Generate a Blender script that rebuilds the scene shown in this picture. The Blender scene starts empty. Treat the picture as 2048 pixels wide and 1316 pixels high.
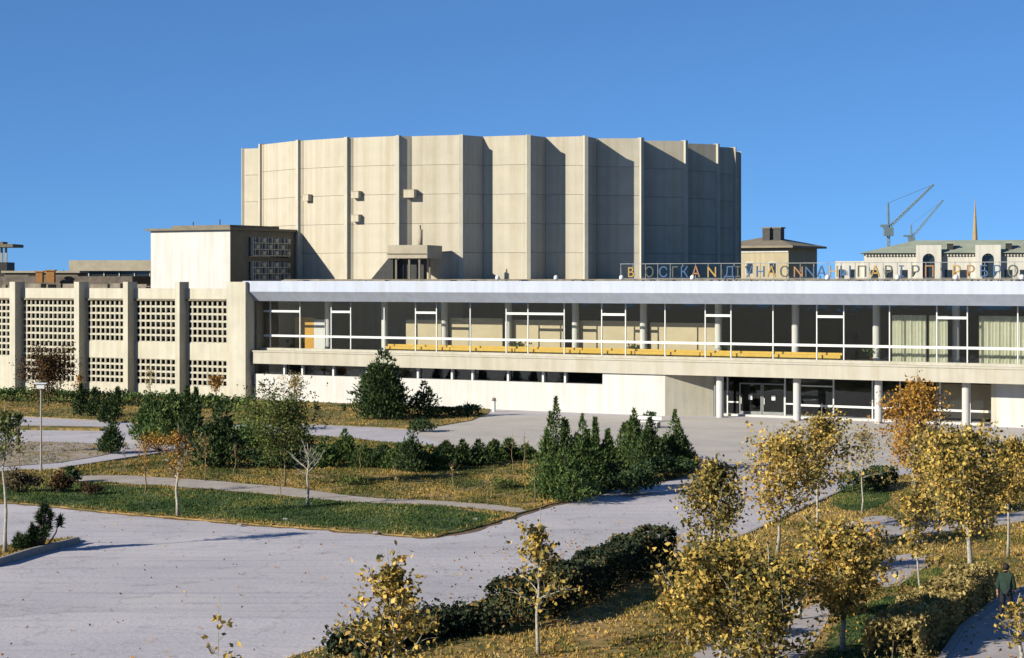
import bpy, math, random
import numpy as np
from mathutils import Vector
R = math.radians
rng = np.random.default_rng(7)
random.seed(7)
sc = bpy.context.scene
col = sc.collection

# ------------------------------------------------------------------ camera, sky, sun, exposure
F, CX, HY, CH = 4000.0, 1024.0, 562.0, 11.0
cam_d = bpy.data.cameras.new('camera'); cam = bpy.data.objects.new('camera', cam_d); col.objects.link(cam)
cam.location = (0, 0, CH); cam.rotation_euler = (R(90), 0, 0)
cam_d.sensor_width = 36; cam_d.lens = F / 2048 * 36; cam_d.shift_y = -96 / 2048
cam_d.clip_start = 0.5; cam_d.clip_end = 6000
sc.camera = cam
L = Vector((0.845, 0.535, -0.43)).normalized()
sun_el = math.asin(-L.z); sun_rot = math.atan2(-L.x, -L.y)
wd = bpy.data.worlds.new('World'); sc.world = wd; wd.use_nodes = True
nt = wd.node_tree; N = nt.nodes; N.clear()
out = N.new('ShaderNodeOutputWorld'); bg = N.new('ShaderNodeBackground'); sky = N.new('ShaderNodeTexSky')
sky.sky_type = 'NISHITA'; sky.sun_disc = False; sky.sun_elevation = sun_el; sky.sun_rotation = sun_rot
sky.air_density = 1.0; sky.dust_density = 0.1; sky.ozone_density = 4.0
tc = N.new('ShaderNodeTexCoord'); sep = N.new('ShaderNodeSeparateXYZ'); cmb = N.new('ShaderNodeCombineXYZ')
ab = N.new('ShaderNodeMath'); ab.operation = 'MAXIMUM'; ab.inputs[1].default_value = 0.0
mu = N.new('ShaderNodeMath'); mu.operation = 'MULTIPLY_ADD'; mu.inputs[1].default_value = 1.6; mu.inputs[2].default_value = 0.16
nt.links.new(tc.outputs['Generated'], sep.inputs[0]); nt.links.new(sep.outputs['X'], cmb.inputs['X']); nt.links.new(sep.outputs['Y'], cmb.inputs['Y'])
nt.links.new(sep.outputs['Z'], ab.inputs[0]); nt.links.new(ab.outputs[0], mu.inputs[0]); nt.links.new(mu.outputs[0], cmb.inputs['Z'])
nrm = N.new('ShaderNodeVectorMath'); nrm.operation = 'NORMALIZE'
nt.links.new(cmb.outputs[0], nrm.inputs[0]); nt.links.new(nrm.outputs[0], sky.inputs['Vector'])
tint = N.new('ShaderNodeMixRGB'); tint.blend_type = 'MULTIPLY'; tint.inputs[0].default_value = 1; tint.inputs[2].default_value = (0.66, 0.96, 1.22, 1)
nt.links.new(sky.outputs[0], tint.inputs[1]); nt.links.new(tint.outputs[0], bg.inputs[0]); bg.inputs[1].default_value = 0.074
nt.links.new(bg.outputs[0], out.inputs[0])
sd = bpy.data.lights.new('sun', 'SUN'); sd.energy = 5.0; sd.angle = R(0.5); sd.color = (1, 0.93, 0.80)
so = bpy.data.objects.new('sun', sd); col.objects.link(so); so.rotation_euler = L.to_track_quat('-Z', 'Y').to_euler()
sc.view_settings.view_transform = 'Standard'; sc.view_settings.look = 'None'
sc.view_settings.gamma = 1; sc.view_settings.exposure = 0.85
sc.view_settings.use_curve_mapping = False

# ------------------------------------------------------------------ placing: photo pixel -> world
def g(px, py, z=0.0):
    Y = (CH - z) * F / (py - HY); return ((px - CX) / F * Y, Y)
def at(px, py, Y): return ((px - CX) / F * Y, Y, CH - (py - HY) * Y / F)
OX, OY = 12.47, 162.96; CU, SU = 0.8543, 0.5197; ROT = -math.atan2(SU, CU)
def uof(px, d=0.0):
    s = (px - CX) / F; return (s * (OY + CU * d) - OX - SU * d) / (CU + SU * s)
def world(u, d): return (OX + CU * u + SU * d, OY - SU * u + CU * d)
def zof(px, py, d=0.0):
    return CH - (py - HY) * world(uof(px, d), d)[1] / F

# ------------------------------------------------------------------ materials
MATS = {}
def nodes_of(m):
    m.use_nodes = True; t = m.node_tree; return t, t.nodes['Principled BSDF']
def mat(name, base, rough=0.8, var=0.12, scale=2.0, base2=None, bump=0.0, bscale=30, metal=0.0, spec=0.3, stretch=None, grime=0.0):
    m = bpy.data.materials.new(name); t, b = nodes_of(m)
    b.inputs['Roughness'].default_value = rough; b.inputs['Metallic'].default_value = metal
    b.inputs['Specular IOR Level'].default_value = spec
    co = t.nodes.new('ShaderNodeTexCoord'); mp = t.nodes.new('ShaderNodeMapping')
    t.links.new(co.outputs['Object'], mp.inputs[0])
    if stretch: mp.inputs['Scale'].default_value = stretch
    no = t.nodes.new('ShaderNodeTexNoise'); no.inputs['Scale'].default_value = scale; no.inputs['Detail'].default_value = 8; no.inputs['Roughness'].default_value = 0.62
    t.links.new(mp.outputs[0], no.inputs['Vector'])
    r = t.nodes.new('ShaderNodeValToRGB'); c = Vector(base) * 0.64
    c2 = Vector(base2) if base2 else c * (1 - 2 * var)
    r.color_ramp.elements[0].position = 0.34; r.color_ramp.elements[0].color = (*c2, 1)
    r.color_ramp.elements[1].position = 0.66; r.color_ramp.elements[1].color = (*c, 1)
    t.links.new(no.outputs[0], r.inputs[0]); last = r.outputs[0]
    if grime > 0:   # vertical rain streaks
        mp2 = t.nodes.new('ShaderNodeMapping'); mp2.inputs['Scale'].default_value = (1.6, 1.6, 0.10)
        t.links.new(co.outputs['Object'], mp2.inputs[0])
        n2 = t.nodes.new('ShaderNodeTexNoise'); n2.inputs['Scale'].default_value = 1.3; n2.inputs['Detail'].default_value = 6
        t.links.new(mp2.outputs[0], n2.inputs['Vector'])
        r2 = t.nodes.new('ShaderNodeValToRGB'); r2.color_ramp.elements[0].position = 0.35; r2.color_ramp.elements[1].position = 0.6
        k = 1 - grime; r2.color_ramp.elements[0].color = (k, k * 0.97, k * 0.9, 1); r2.color_ramp.elements[1].color = (1, 1, 1, 1)
        t.links.new(n2.outputs[0], r2.inputs[0])
        mm = t.nodes.new('ShaderNodeMixRGB'); mm.blend_type = 'MULTIPLY'; mm.inputs[0].default_value = 1
        t.links.new(last, mm.inputs[1]); t.links.new(r2.outputs[0], mm.inputs[2]); last = mm.outputs[0]
    t.links.new(last, b.inputs['Base Color'])
    if bump > 0:
        n3 = t.nodes.new('ShaderNodeTexNoise'); n3.inputs['Scale'].default_value = bscale; n3.inputs['Detail'].default_value = 5
        t.links.new(co.outputs['Object'], n3.inputs['Vector'])
        bp = t.nodes.new('ShaderNodeBump'); bp.inputs['Strength'].default_value = bump; bp.inputs['Distance'].default_value = 0.05
        t.links.new(n3.outputs[0], bp.inputs['Height']); t.links.new(bp.outputs[0], b.inputs['Normal'])
    MATS[name] = m; return m
mat('drum_concrete', (0.60, 0.55, 0.43), 0.9, 0.07, 0.35, bump=0.15, grime=0.12)
mat('white_wall', (0.68, 0.675, 0.65), 0.9, 0.04, 0.5, bump=0.15, grime=0.08)
mat('wing_concrete', (0.63, 0.60, 0.49), 0.9, 0.06, 0.7, bump=0.15, grime=0.10)
mat('canopy_metal', (0.47, 0.53, 0.66), 0.5, 0.04, 0.6, grime=0.08, spec=0.5)
mat('balcony_stone', (0.55, 0.52, 0.43), 0.85, 0.05, 0.8, bump=0.1, grime=0.10)
mat('aluminium', (0.72, 0.73, 0.70), 0.4, 0.03, 3, spec=0.6)
mat('beige_wall', (0.55, 0.46, 0.30), 0.9, 0.06, 0.8)
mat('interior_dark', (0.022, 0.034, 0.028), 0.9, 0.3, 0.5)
mat('interior_floor', (0.10, 0.085, 0.07), 0.35, 0.2, 1.5)
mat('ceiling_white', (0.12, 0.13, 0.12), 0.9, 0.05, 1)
mat('yellow_paint', (0.62, 0.39, 0.05), 0.6, 0.06, 2)
mat('orange_paint', (0.60, 0.32, 0.04), 0.6, 0.1, 2)
mat('curtain_cloth', (0.62, 0.62, 0.46), 0.9, 0.06, 3)
mat('roof_bitumen', (0.15, 0.125, 0.10), 0.95, 0.25, 1.3, bump=0.4)
mat('roof_gravel', (0.30, 0.26, 0.20), 0.95, 0.25, 1.0, bump=0.4)
mat('hood_concrete', (0.50, 0.44, 0.32), 0.9, 0.1, 1.0, bump=0.2)
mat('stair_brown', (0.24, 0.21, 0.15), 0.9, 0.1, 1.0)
mat('dark_metal', (0.05, 0.05, 0.045), 0.6, 0.2, 3)
mat('grey_metal', (0.30, 0.32, 0.32), 0.5, 0.2, 3)
mat('crane_steel', (0.17, 0.25, 0.28), 0.7, 0.1, 0.5)
mat('lamp_white', (0.80, 0.80, 0.76), 0.4, 0.03, 3)
mat('bark_pale', (0.56, 0.52, 0.42), 0.9, 0.25, 9, bump=0.4)
mat('bark_brown', (0.20, 0.15, 0.10), 0.95, 0.25, 9, bump=0.5)
mat('bark_ochre', (0.33, 0.24, 0.13), 0.95, 0.25, 9)
mat('house_plaster', (0.52, 0.45, 0.30), 0.9, 0.06, 0.3, grime=0.1)
mat('pale_plaster', (0.74, 0.72, 0.64), 0.9, 0.05, 0.3, grime=0.1)
mat('green_roof', (0.40, 0.44, 0.33), 0.7, 0.12, 0.4)
mat('brown_roof', (0.32, 0.27, 0.19), 0.8, 0.15, 0.6)
mat('spire_gold', (0.48, 0.34, 0.15), 0.5, 0.1, 1)
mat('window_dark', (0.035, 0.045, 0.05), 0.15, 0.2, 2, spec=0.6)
mat('door_metal', (0.25, 0.27, 0.25), 0.4, 0.1, 2, spec=0.5)
mat('coat_green', (0.022, 0.05, 0.035), 0.9, 0.2, 6)
mat('trouser_dark', (0.02, 0.022, 0.03), 0.9, 0.2, 6)
mat('skin', (0.45, 0.26, 0.17), 0.6, 0.05, 6)
mat('hair_dark', (0.02, 0.015, 0.01), 0.7, 0.2, 20)
mat('letter_yellow', (0.42, 0.26, 0.04), 0.4, 0.05, 2)
mat('letter_blue', (0.025, 0.09, 0.20), 0.4, 0.05, 2)
mat('letter_dark', (0.06, 0.07, 0.05), 0.4, 0.05, 2)
mat('letter_orange', (0.34, 0.16, 0.05), 0.4, 0.05, 2)
mat('kerb_concrete', (0.45, 0.42, 0.38), 0.9, 0.15, 4, bump=0.3)
mat('brick_orange', (0.45, 0.22, 0.07), 0.9, 0.15, 2)
mat('paper_white', (0.8, 0.8, 0.78), 0.8, 0.02, 2)
mat('road_paint', (0.66, 0.65, 0.63), 0.8, 0.15, 5)

def glass_mat():
    m = bpy.data.materials.new('window_glass'); m.use_nodes = True; t = m.node_tree; n = t.nodes; n.clear()
    o = n.new('ShaderNodeOutputMaterial'); mx = n.new('ShaderNodeMixShader'); tr = n.new('ShaderNodeBsdfTransparent'); gl = n.new('ShaderNodeBsdfGlossy')
    tr.inputs[0].default_value = (0.975, 0.985, 0.978, 1); gl.inputs['Roughness'].default_value = 0.02; gl.inputs[0].default_value = (0.9, 0.95, 1, 1)
    fr = n.new('ShaderNodeFresnel'); fr.inputs[0].default_value = 1.38
    no = n.new('ShaderNodeTexNoise'); no.inputs['Scale'].default_value = 0.7; bp = n.new('ShaderNodeBump'); bp.inputs['Strength'].default_value = 0.08; bp.inputs['Distance'].default_value = 0.05
    co = n.new('ShaderNodeTexCoord'); t.links.new(co.outputs['Object'], no.inputs['Vector']); t.links.new(no.outputs[0], bp.inputs['Height']); t.links.new(bp.outputs[0], gl.inputs['Normal'])
    t.links.new(fr.outputs[0], mx.inputs[0]); t.links.new(tr.outputs[0], mx.inputs[1]); t.links.new(gl.outputs[0], mx.inputs[2]); t.links.new(mx.outputs[0], o.inputs[0])
    MATS['glass'] = m
glass_mat()

def leaf_mat(name, stops, transl=0.3, rough=0.7):
    m = bpy.data.materials.new(name); m.use_nodes = True; t = m.node_tree; n = t.nodes; n.clear()
    o = n.new('ShaderNodeOutputMaterial'); mx = n.new('ShaderNodeMixShader'); mx.inputs[0].default_value = transl
    d = n.new('ShaderNodeBsdfPrincipled'); d.inputs['Roughness'].default_value = rough; d.inputs['Specular IOR Level'].default_value = 0.15
    tr = n.new('ShaderNodeBsdfTranslucent'); a = n.new('ShaderNodeAttribute'); a.attribute_name = 'var'
    r = n.new('ShaderNodeValToRGB'); e = r.color_ramp.elements
    e[0].position = stops[0][0]; e[0].color = (*stops[0][1], 1); e[1].position = stops[-1][0]; e[1].color = (*stops[-1][1], 1)
    for p, c in stops[1:-1]:
        q = e.new(p); q.color = (*c, 1)
    t.links.new(a.outputs['Fac'], r.inputs[0]); t.links.new(r.outputs[0], d.inputs['Base Color']); t.links.new(r.outputs[0], tr.inputs[0])
    t.links.new(d.outputs[0], mx.inputs[1]); t.links.new(tr.outputs[0], mx.inputs[2]); t.links.new(mx.outputs[0], o.inputs[0])
    MATS[name] = m
leaf_mat('leaf_yellow', [(0, (0.04, 0.045, 0.015)), (0.28, (0.11, 0.10, 0.03)), (0.5, (0.31, 0.225, 0.055)), (0.8, (0.56, 0.375, 0.085)), (0.93, (0.62, 0.45, 0.13)), (1, (0.40, 0.20, 0.05))])
leaf_mat('leaf_orange', [(0, (0.07, 0.045, 0.012)), (0.35, (0.24, 0.12, 0.025)), (0.7, (0.44, 0.22, 0.035)), (1, (0.50, 0.34, 0.07))])
leaf_mat('leaf_ochre', [(0, (0.12, 0.09, 0.03)), (0.5, (0.30, 0.23, 0.08)), (1, (0.45, 0.36, 0.14))])
leaf_mat('leaf_maroon', [(0, (0.02, 0.015, 0.008)), (0.6, (0.06, 0.035, 0.015)), (1, (0.14, 0.07, 0.02))], 0.15)
leaf_mat('leaf_olive', [(0, (0.03, 0.04, 0.012)), (0.5, (0.085, 0.11, 0.03)), (0.85, (0.17, 0.19, 0.045)), (1, (0.30, 0.24, 0.05))])
leaf_mat('needle_dark', [(0, (0.012, 0.022, 0.008)), (0.5, (0.03, 0.055, 0.02)), (1, (0.085, 0.12, 0.035))], 0.12)
leaf_mat('needle_green', [(0, (0.018, 0.035, 0.01)), (0.5, (0.05, 0.09, 0.025)), (1, (0.14, 0.19, 0.05))], 0.15)
leaf_mat('leaf_blue', [(0, (0.05, 0.09, 0.06)), (0.5, (0.12, 0.19, 0.12)), (1, (0.25, 0.32, 0.16))])
leaf_mat('leaf_brown', [(0, (0.02, 0.018, 0.012)), (0.6, (0.06, 0.05, 0.03)), (1, (0.16, 0.11, 0.05))], 0.15)
leaf_mat('hedge_dark', [(0, (0.010, 0.016, 0.008)), (0.6, (0.028, 0.04, 0.018)), (0.9, (0.07, 0.075, 0.03)), (1, (0.15, 0.10, 0.04))], 0.12)
leaf_mat('grass_green', [(0, (0.02, 0.04, 0.012)), (0.5, (0.05, 0.09, 0.025)), (0.82, (0.10, 0.13, 0.035)), (1, (0.26, 0.21, 0.06))], 0.25)
leaf_mat('grass_dry', [(0, (0.04, 0.06, 0.015)), (0.35, (0.12, 0.12, 0.03)), (0.6, (0.30, 0.21, 0.05)), (0.85, (0.36, 0.22, 0.06)), (1, (0.42, 0.31, 0.12))], 0.25)

def ground_mat(name, stops, s1=0.25, s2=3.0, bump=0.3, mixf=0.5, rough=0.95):
    m = bpy.data.materials.new(name); t, b = nodes_of(m); n = t.nodes
    stops = [(p_, tuple(0.68 * q_ for q_ in c_)) for p_, c_ in stops]
    b.inputs['Roughness'].default_value = rough; b.inputs['Specular IOR Level'].default_value = 0.2
    co = n.new('ShaderNodeTexCoord')
    a = n.new('ShaderNodeTexNoise'); a.inputs['Scale'].default_value = s1; a.inputs['Detail'].default_value = 6; a.inputs['Roughness'].default_value = 0.6
    c = n.new('ShaderNodeTexNoise'); c.inputs['Scale'].default_value = s2; c.inputs['Detail'].default_value = 8; c.inputs['Roughness'].default_value = 0.7
    for q in (a, c): t.links.new(co.outputs['Object'], q.inputs['Vector'])
    mx = n.new('ShaderNodeMix'); mx.inputs[0].default_value = mixf; t.links.new(a.outputs[0], mx.inputs[2]); t.links.new(c.outputs[0], mx.inputs[3])
    r = n.new('ShaderNodeValToRGB'); e = r.color_ramp.elements
    e[0].position = stops[0][0]; e[0].color = (*stops[0][1], 1); e[1].position = stops[-1][0]; e[1].color = (*stops[-1][1], 1)
    for p, cc in stops[1:-1]:
        q = e.new(p); q.color = (*cc, 1)
    t.links.new(mx.outputs[0], r.inputs[0]); t.links.new(r.outputs[0], b.inputs['Base Color'])
    bp = n.new('ShaderNodeBump'); bp.inputs['Strength'].default_value = bump; bp.inputs['Distance'].default_value = 0.05
    t.links.new(c.outputs[0], bp.inputs['Height']); t.links.new(bp.outputs[0], b.inputs['Normal'])
    MATS[name] = m; return m
ground_mat('soil_grass', [(0.38, (0.05, 0.075, 0.02)), (0.46, (0.12, 0.12, 0.035)), (0.53, (0.34, 0.22, 0.07)), (0.64, (0.46, 0.31, 0.13))], 0.22, 2.5)
ground_mat('soil_green', [(0.36, (0.035, 0.06, 0.015)), (0.5, (0.06, 0.10, 0.025)), (0.62, (0.16, 0.15, 0.05))], 0.3, 2.5)
ground_mat('soil_brown', [(0.36, (0.10, 0.065, 0.035)), (0.5, (0.18, 0.115, 0.06)), (0.62, (0.28, 0.19, 0.11))], 0.6, 5)
ground_mat('soil_dirt', [(0.36, (0.24, 0.19, 0.13)), (0.5, (0.38, 0.31, 0.24)), (0.62, (0.50, 0.43, 0.36))], 0.5, 4)
ground_mat('path_dirt', [(0.36, (0.36, 0.30, 0.25)), (0.5, (0.46, 0.40, 0.34)), (0.62, (0.56, 0.49, 0.43))], 0.6, 4)
ground_mat('forecourt_paving', [(0.36, (0.46, 0.415, 0.36)), (0.5, (0.56, 0.51, 0.45)), (0.62, (0.62, 0.57, 0.50))], 0.25, 5)
ground_mat('path_grey', [(0.36, (0.38, 0.345, 0.33)), (0.5, (0.47, 0.43, 0.41)), (0.62, (0.55, 0.50, 0.48))], 0.4, 5)
ground_mat('wild_ground', [(0.36, (0.10, 0.11, 0.05)), (0.5, (0.20, 0.17, 0.09)), (0.64, (0.30, 0.26, 0.17))], 0.02, 0.4)

def road_mat():
    m = ground_mat('road_surface', [(0.33, (0.43, 0.41, 0.43)), (0.45, (0.55, 0.515, 0.53)), (0.55, (0.62, 0.58, 0.58)), (0.66, (0.70, 0.66, 0.64))], 0.12, 6.0, 0.5, 0.55, 0.9)
    t = m.node_tree; n = t.nodes; b = n['Principled BSDF']
    src = b.inputs['Base Color'].links[0].from_socket
    co = n.new('ShaderNodeTexCoord'); mp = n.new('ShaderNodeMapping'); mp.inputs['Rotation'].default_value = (0, 0, R(-50)); mp.inputs['Scale'].default_value = (0.10, 2.2, 1)
    t.links.new(co.outputs['Object'], mp.inputs[0])
    s = n.new('ShaderNodeTexNoise'); s.inputs['Scale'].default_value = 0.8; s.inputs['Detail'].default_value = 5; t.links.new(mp.outputs[0], s.inputs['Vector'])
    r = n.new('ShaderNodeValToRGB'); r.color_ramp.elements[0].position = 0.33; r.color_ramp.elements[0].color = (0.86, 0.87, 0.90, 1); r.color_ramp.elements[1].position = 0.46; r.color_ramp.elements[1].color = (1, 1, 1, 1)
    t.links.new(s.outputs[0], r.inputs[0])
    v = n.new('ShaderNodeTexVoronoi'); v.feature = 'DISTANCE_TO_EDGE'; v.inputs['Scale'].default_value = 0.16
    wob = n.new('ShaderNodeTexNoise'); wob.inputs['Scale'].default_value = 0.6; wob.inputs['Detail'].default_value = 4
    t.links.new(co.outputs['Object'], wob.inputs['Vector'])
    va = n.new('ShaderNodeVectorMath'); va.operation = 'ADD'; t.links.new(co.outputs['Object'], va.inputs[0])
    vs = n.new('ShaderNodeVectorMath'); vs.operation = 'SCALE'; vs.inputs['Scale'].default_value = 2.5; t.links.new(wob.outputs['Color'], vs.inputs[0]); t.links.new(vs.outputs[0], va.inputs[1])
    t.links.new(va.outputs[0], v.inputs['Vector'])
    r2 = n.new('ShaderNodeValToRGB'); r2.color_ramp.elements[0].position = 0.0; r2.color_ramp.elements[0].color = (0.82, 0.81, 0.81, 1); r2.color_ramp.elements[1].position = 0.012; r2.color_ramp.elements[1].color = (1, 1, 1, 1)
    t.links.new(v.outputs['Distance'], r2.inputs[0])
    m1 = n.new('ShaderNodeMixRGB'); m1.blend_type = 'MULTIPLY'; m1.inputs[0].default_value = 1; m2 = n.new('ShaderNodeMixRGB'); m2.blend_type = 'MULTIPLY'; m2.inputs[0].default_value = 1
    t.links.new(src, m1.inputs[1]); t.links.new(r.outputs[0], m1.inputs[2]); t.links.new(m1.outputs[0], m2.inputs[1]); t.links.new(r2.outputs[0], m2.inputs[2])
    vp = n.new('ShaderNodeTexVoronoi'); vp.inputs['Scale'].default_value = 0.11; vp.inputs['Randomness'].default_value = 0.9; t.links.new(mp.outputs[0], vp.inputs['Vector'])
    mp3 = n.new('ShaderNodeMapping'); mp3.inputs['Rotation'].default_value = (0, 0, R(-57)); mp3.inputs['Scale'].default_value = (0.5, 1.3, 1); t.links.new(co.outputs['Object'], mp3.inputs[0]); t.links.new(mp3.outputs[0], vp.inputs['Vector']); vp.distance = 'CHEBYCHEV'
    sp = n.new('ShaderNodeSeparateColor'); t.links.new(vp.outputs['Color'], sp.inputs[0])
    mr = n.new('ShaderNodeMapRange'); mr.inputs['To Min'].default_value = 0.90; mr.inputs['To Max'].default_value = 1.04; t.links.new(sp.outputs[0], mr.inputs[0])
    m3 = n.new('ShaderNodeMixRGB'); m3.blend_type = 'MULTIPLY'; m3.inputs[0].default_value = 1; t.links.new(m2.outputs[0], m3.inputs[1]); t.links.new(mr.outputs[0], m3.inputs[2])
    st = n.new('ShaderNodeTexNoise'); st.inputs['Scale'].default_value = 0.5; st.inputs['Detail'].default_value = 7; st.inputs['Roughness'].default_value = 0.75; t.links.new(co.outputs['Object'], st.inputs['Vector'])
    rs = n.new('ShaderNodeValToRGB'); rs.color_ramp.elements[0].position = 0.30; rs.color_ramp.elements[0].color = (0.70, 0.70, 0.73, 1); rs.color_ramp.elements[1].position = 0.44; rs.color_ramp.elements[1].color = (1, 1, 1, 1); t.links.new(st.outputs[0], rs.inputs[0])
    m4 = n.new('ShaderNodeMixRGB'); m4.blend_type = 'MULTIPLY'; m4.inputs[0].default_value = 1; t.links.new(m3.outputs[0], m4.inputs[1]); t.links.new(rs.outputs[0], m4.inputs[2])
    t.links.new(m4.outputs[0], b.inputs['Base Color'])
road_mat()

# ------------------------------------------------------------------ builders
class MB:
    def __init__(s): s.v = []; s.f = []
    def box(s, x0, x1, y0, y1, z0, z1):
        b = len(s.v)
        s.v += [(x0, y0, z0), (x1, y0, z0), (x1, y1, z0), (x0, y1, z0), (x0, y0, z1), (x1, y0, z1), (x1, y1, z1), (x0, y1, z1)]
        s.f += [tuple(b + i for i in q) for q in ((0, 3, 2, 1), (4, 5, 6, 7), (0, 1, 5, 4), (1, 2, 6, 5), (2, 3, 7, 6), (3, 0, 4, 7))]
        return s
    def prism(s, pts, z0, z1):          # plan polygon (counter-clockwise) extruded upward
        b = len(s.v); n = len(pts)
        s.v += [(x, y, z0) for x, y in pts] + [(x, y, z1) for x, y in pts]
        s.f += [tuple(b + i for i in range(n - 1, -1, -1)), tuple(b + n + i for i in range(n))]
        s.f += [(b + i, b + (i + 1) % n, b + n + (i + 1) % n, b + n + i) for i in range(n)]
        return s
    def section(s, pts, x0, x1):        # profile in (y, z) swept along x
        b = len(s.v); n = len(pts)
        s.v += [(x0, y, z) for y, z in pts] + [(x1, y, z) for y, z in pts]
        s.f += [tuple(b + i for i in range(n)), tuple(b + n + i for i in range(n - 1, -1, -1))]
        s.f += [(b + (i + 1) % n, b + i, b + n + i, b + n + (i + 1) % n) for i in range(n)]
        return s
    def tube(s, pts, rad, k=6):
        b = len(s.v); P = [Vector(p) for p in pts]
        if not hasattr(rad, '__len__'): rad = [rad] * len(P)
        for i, p in enumerate(P):
            d = (P[min(i + 1, len(P) - 1)] - P[max(i - 1, 0)]).normalized()
            a = d.cross(Vector((0, 0, 1)) if abs(d.z) < 0.9 else Vector((1, 0, 0))).normalized(); c = d.cross(a)
            for j in range(k):
                t = 2 * math.pi * j / k; q = p + (a * math.cos(t) + c * math.sin(t)) * rad[i]; s.v.append(tuple(q))
        for i in range(len(P) - 1):
            for j in range(k):
                s.f.append((b + i * k + j, b + i * k + (j + 1) % k, b + (i + 1) * k + (j + 1) % k, b + (i + 1) * k + j))
        s.f.append(tuple(b + j for j in range(k - 1, -1, -1))); s.f.append(tuple(b + (len(P) - 1) * k + j for j in range(k)))
        return s
    def cyl(s, x, y, z0, z1, r, k=12, r1=None): return s.tube([(x, y, z0), (x, y, z1)], [r, r if r1 is None else r1], k)
    def mesh(s, name):
        m = bpy.data.meshes.new(name); m.from_pydata(s.v, [], s.f); m.update(); return m
    def build(s, name, mt, parent=None, smooth=False):
        m = s.mesh(name); m.materials.append(MATS[mt]); o = bpy.data.objects.new(name, m); col.objects.link(o)
        if smooth: m.polygons.foreach_set('use_smooth', [True] * len(m.polygons))
        if parent: o.parent = parent
        return o
def tag(o, label, cat, group=None):
    o['label'] = label; o['category'] = cat
    if group: o['group'] = group
    return o
def thing(name, label, cat, loc, rz=0.0, group=None):
    o = bpy.data.objects.new(name, None); col.objects.link(o); o.location = loc; o.rotation_euler = (0, 0, rz); o.empty_display_size = 0.5
    return tag(o, label, cat, group)
def shared(name, mesh, parent, loc=(0, 0, 0), rz=0.0):
    o = bpy.data.objects.new(name, mesh); col.objects.link(o); o.parent = parent; o.location = loc; o.rotation_euler = (0, 0, rz); return o
def np_obj(name, V, Fc, mt, parent=None, var=None):
    Fc = np.asarray(Fc, dtype=np.int32); V = np.asarray(V, dtype=np.float32); k = Fc.shape[1]; nf = len(Fc)
    m = bpy.data.meshes.new(name); m.vertices.add(len(V)); m.vertices.foreach_set('co', V.ravel())
    m.loops.add(nf * k); m.loops.foreach_set('vertex_index', Fc.ravel())
    m.polygons.add(nf); m.polygons.foreach_set('loop_start', np.arange(0, nf * k, k, dtype=np.int32))
    m.update(calc_edges=True)
    if var is not None:
        a = m.attributes.new('var', 'FLOAT', 'FACE'); a.data.foreach_set('value', np.asarray(var, dtype=np.float32))
    m.materials.append(MATS[mt]); o = bpy.data.objects.new(name, m); col.objects.link(o)
    if parent: o.parent = parent
    return o
def unit(a): return a / np.maximum(np.linalg.norm(a, axis=1, keepdims=True), 1e-6)
def leaf_cards(P, size, up=0.3, elong=1.25):
    """folded kite leaves (two triangles with a crease) centred on P"""
    n = len(P); sz = size * rng.uniform(0.6, 1.25, (n, 1))
    ax = unit(rng.normal(size=(n, 3)) + np.array([0, 0, -up])); nr = unit(np.cross(ax, rng.normal(size=(n, 3)))); sd_ = np.cross(ax, nr)
    V = np.empty((n, 4, 3)); V[:, 0] = P - ax * sz * 0.5 * elong; V[:, 2] = P + ax * sz * 0.5 * elong
    V[:, 1] = P + sd_ * sz * 0.42 + nr * sz * 0.14 - ax * sz * 0.08; V[:, 3] = P - sd_ * sz * 0.42 + nr * sz * 0.14 - ax * sz * 0.08
    b = np.arange(n)[:, None] * 4
    Fc = np.concatenate([b + np.array([0, 1, 2]), b + np.array([0, 2, 3])], 1).reshape(-1, 3)
    return V.reshape(-1, 3), Fc
def blades(P, D, length, width):
    """pointed triangles from P along D"""
    n = len(P); D = unit(D); s_ = unit(np.cross(D, rng.normal(size=(n, 3)))); l = length * rng.uniform(0.6, 1.3, (n, 1))
    V = np.empty((n, 3, 3)); V[:, 0] = P - s_ * width / 2; V[:, 1] = P + s_ * width / 2; V[:, 2] = P + D * l
    return V.reshape(-1, 3), np.arange(n * 3).reshape(-1, 3)

# ------------------------------------------------------------------ the ground
def sheet(name, pts, z, mt, kerb=False, depth=None):
    b = MB()
    A = sum(pts[i][0] * pts[(i + 1) % len(pts)][1] - pts[(i + 1) % len(pts)][0] * pts[i][1] for i in range(len(pts)))
    if A < 0: pts = pts[::-1]
    if depth: b.prism(pts, z - depth, z)
    else:
        b.v = [(x, y, z) for x, y in pts]; b.f = [tuple(range(len(pts)))]
    o = b.build(name, mt); o['kind'] = 'structure'; return o
def smooth_poly(px, n=3, jit=0.0, z=0.0):
    P = [Vector(g(x, y, z)) for x, y in px]
    for _ in range(n):
        Q = []
        for i in range(len(P)):
            a, b = P[i], P[(i + 1) % len(P)]; Q += [a * 0.75 + b * 0.25, a * 0.25 + b * 0.75]
        P = Q
    if jit: P = [p + Vector((random.gauss(0, jit), random.gauss(0, jit))) for p in P]
    return [tuple(p) for p in P]
sheet('ground', [(-2500, -300), (2500, -300), (2500, 5000), (-2500, 5000)], -0.02, 'wild_ground')
sheet('road', [(-75, 30), (75, 30), (75, 190), (-75, 235)], 0.0, 'road_surface')
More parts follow.
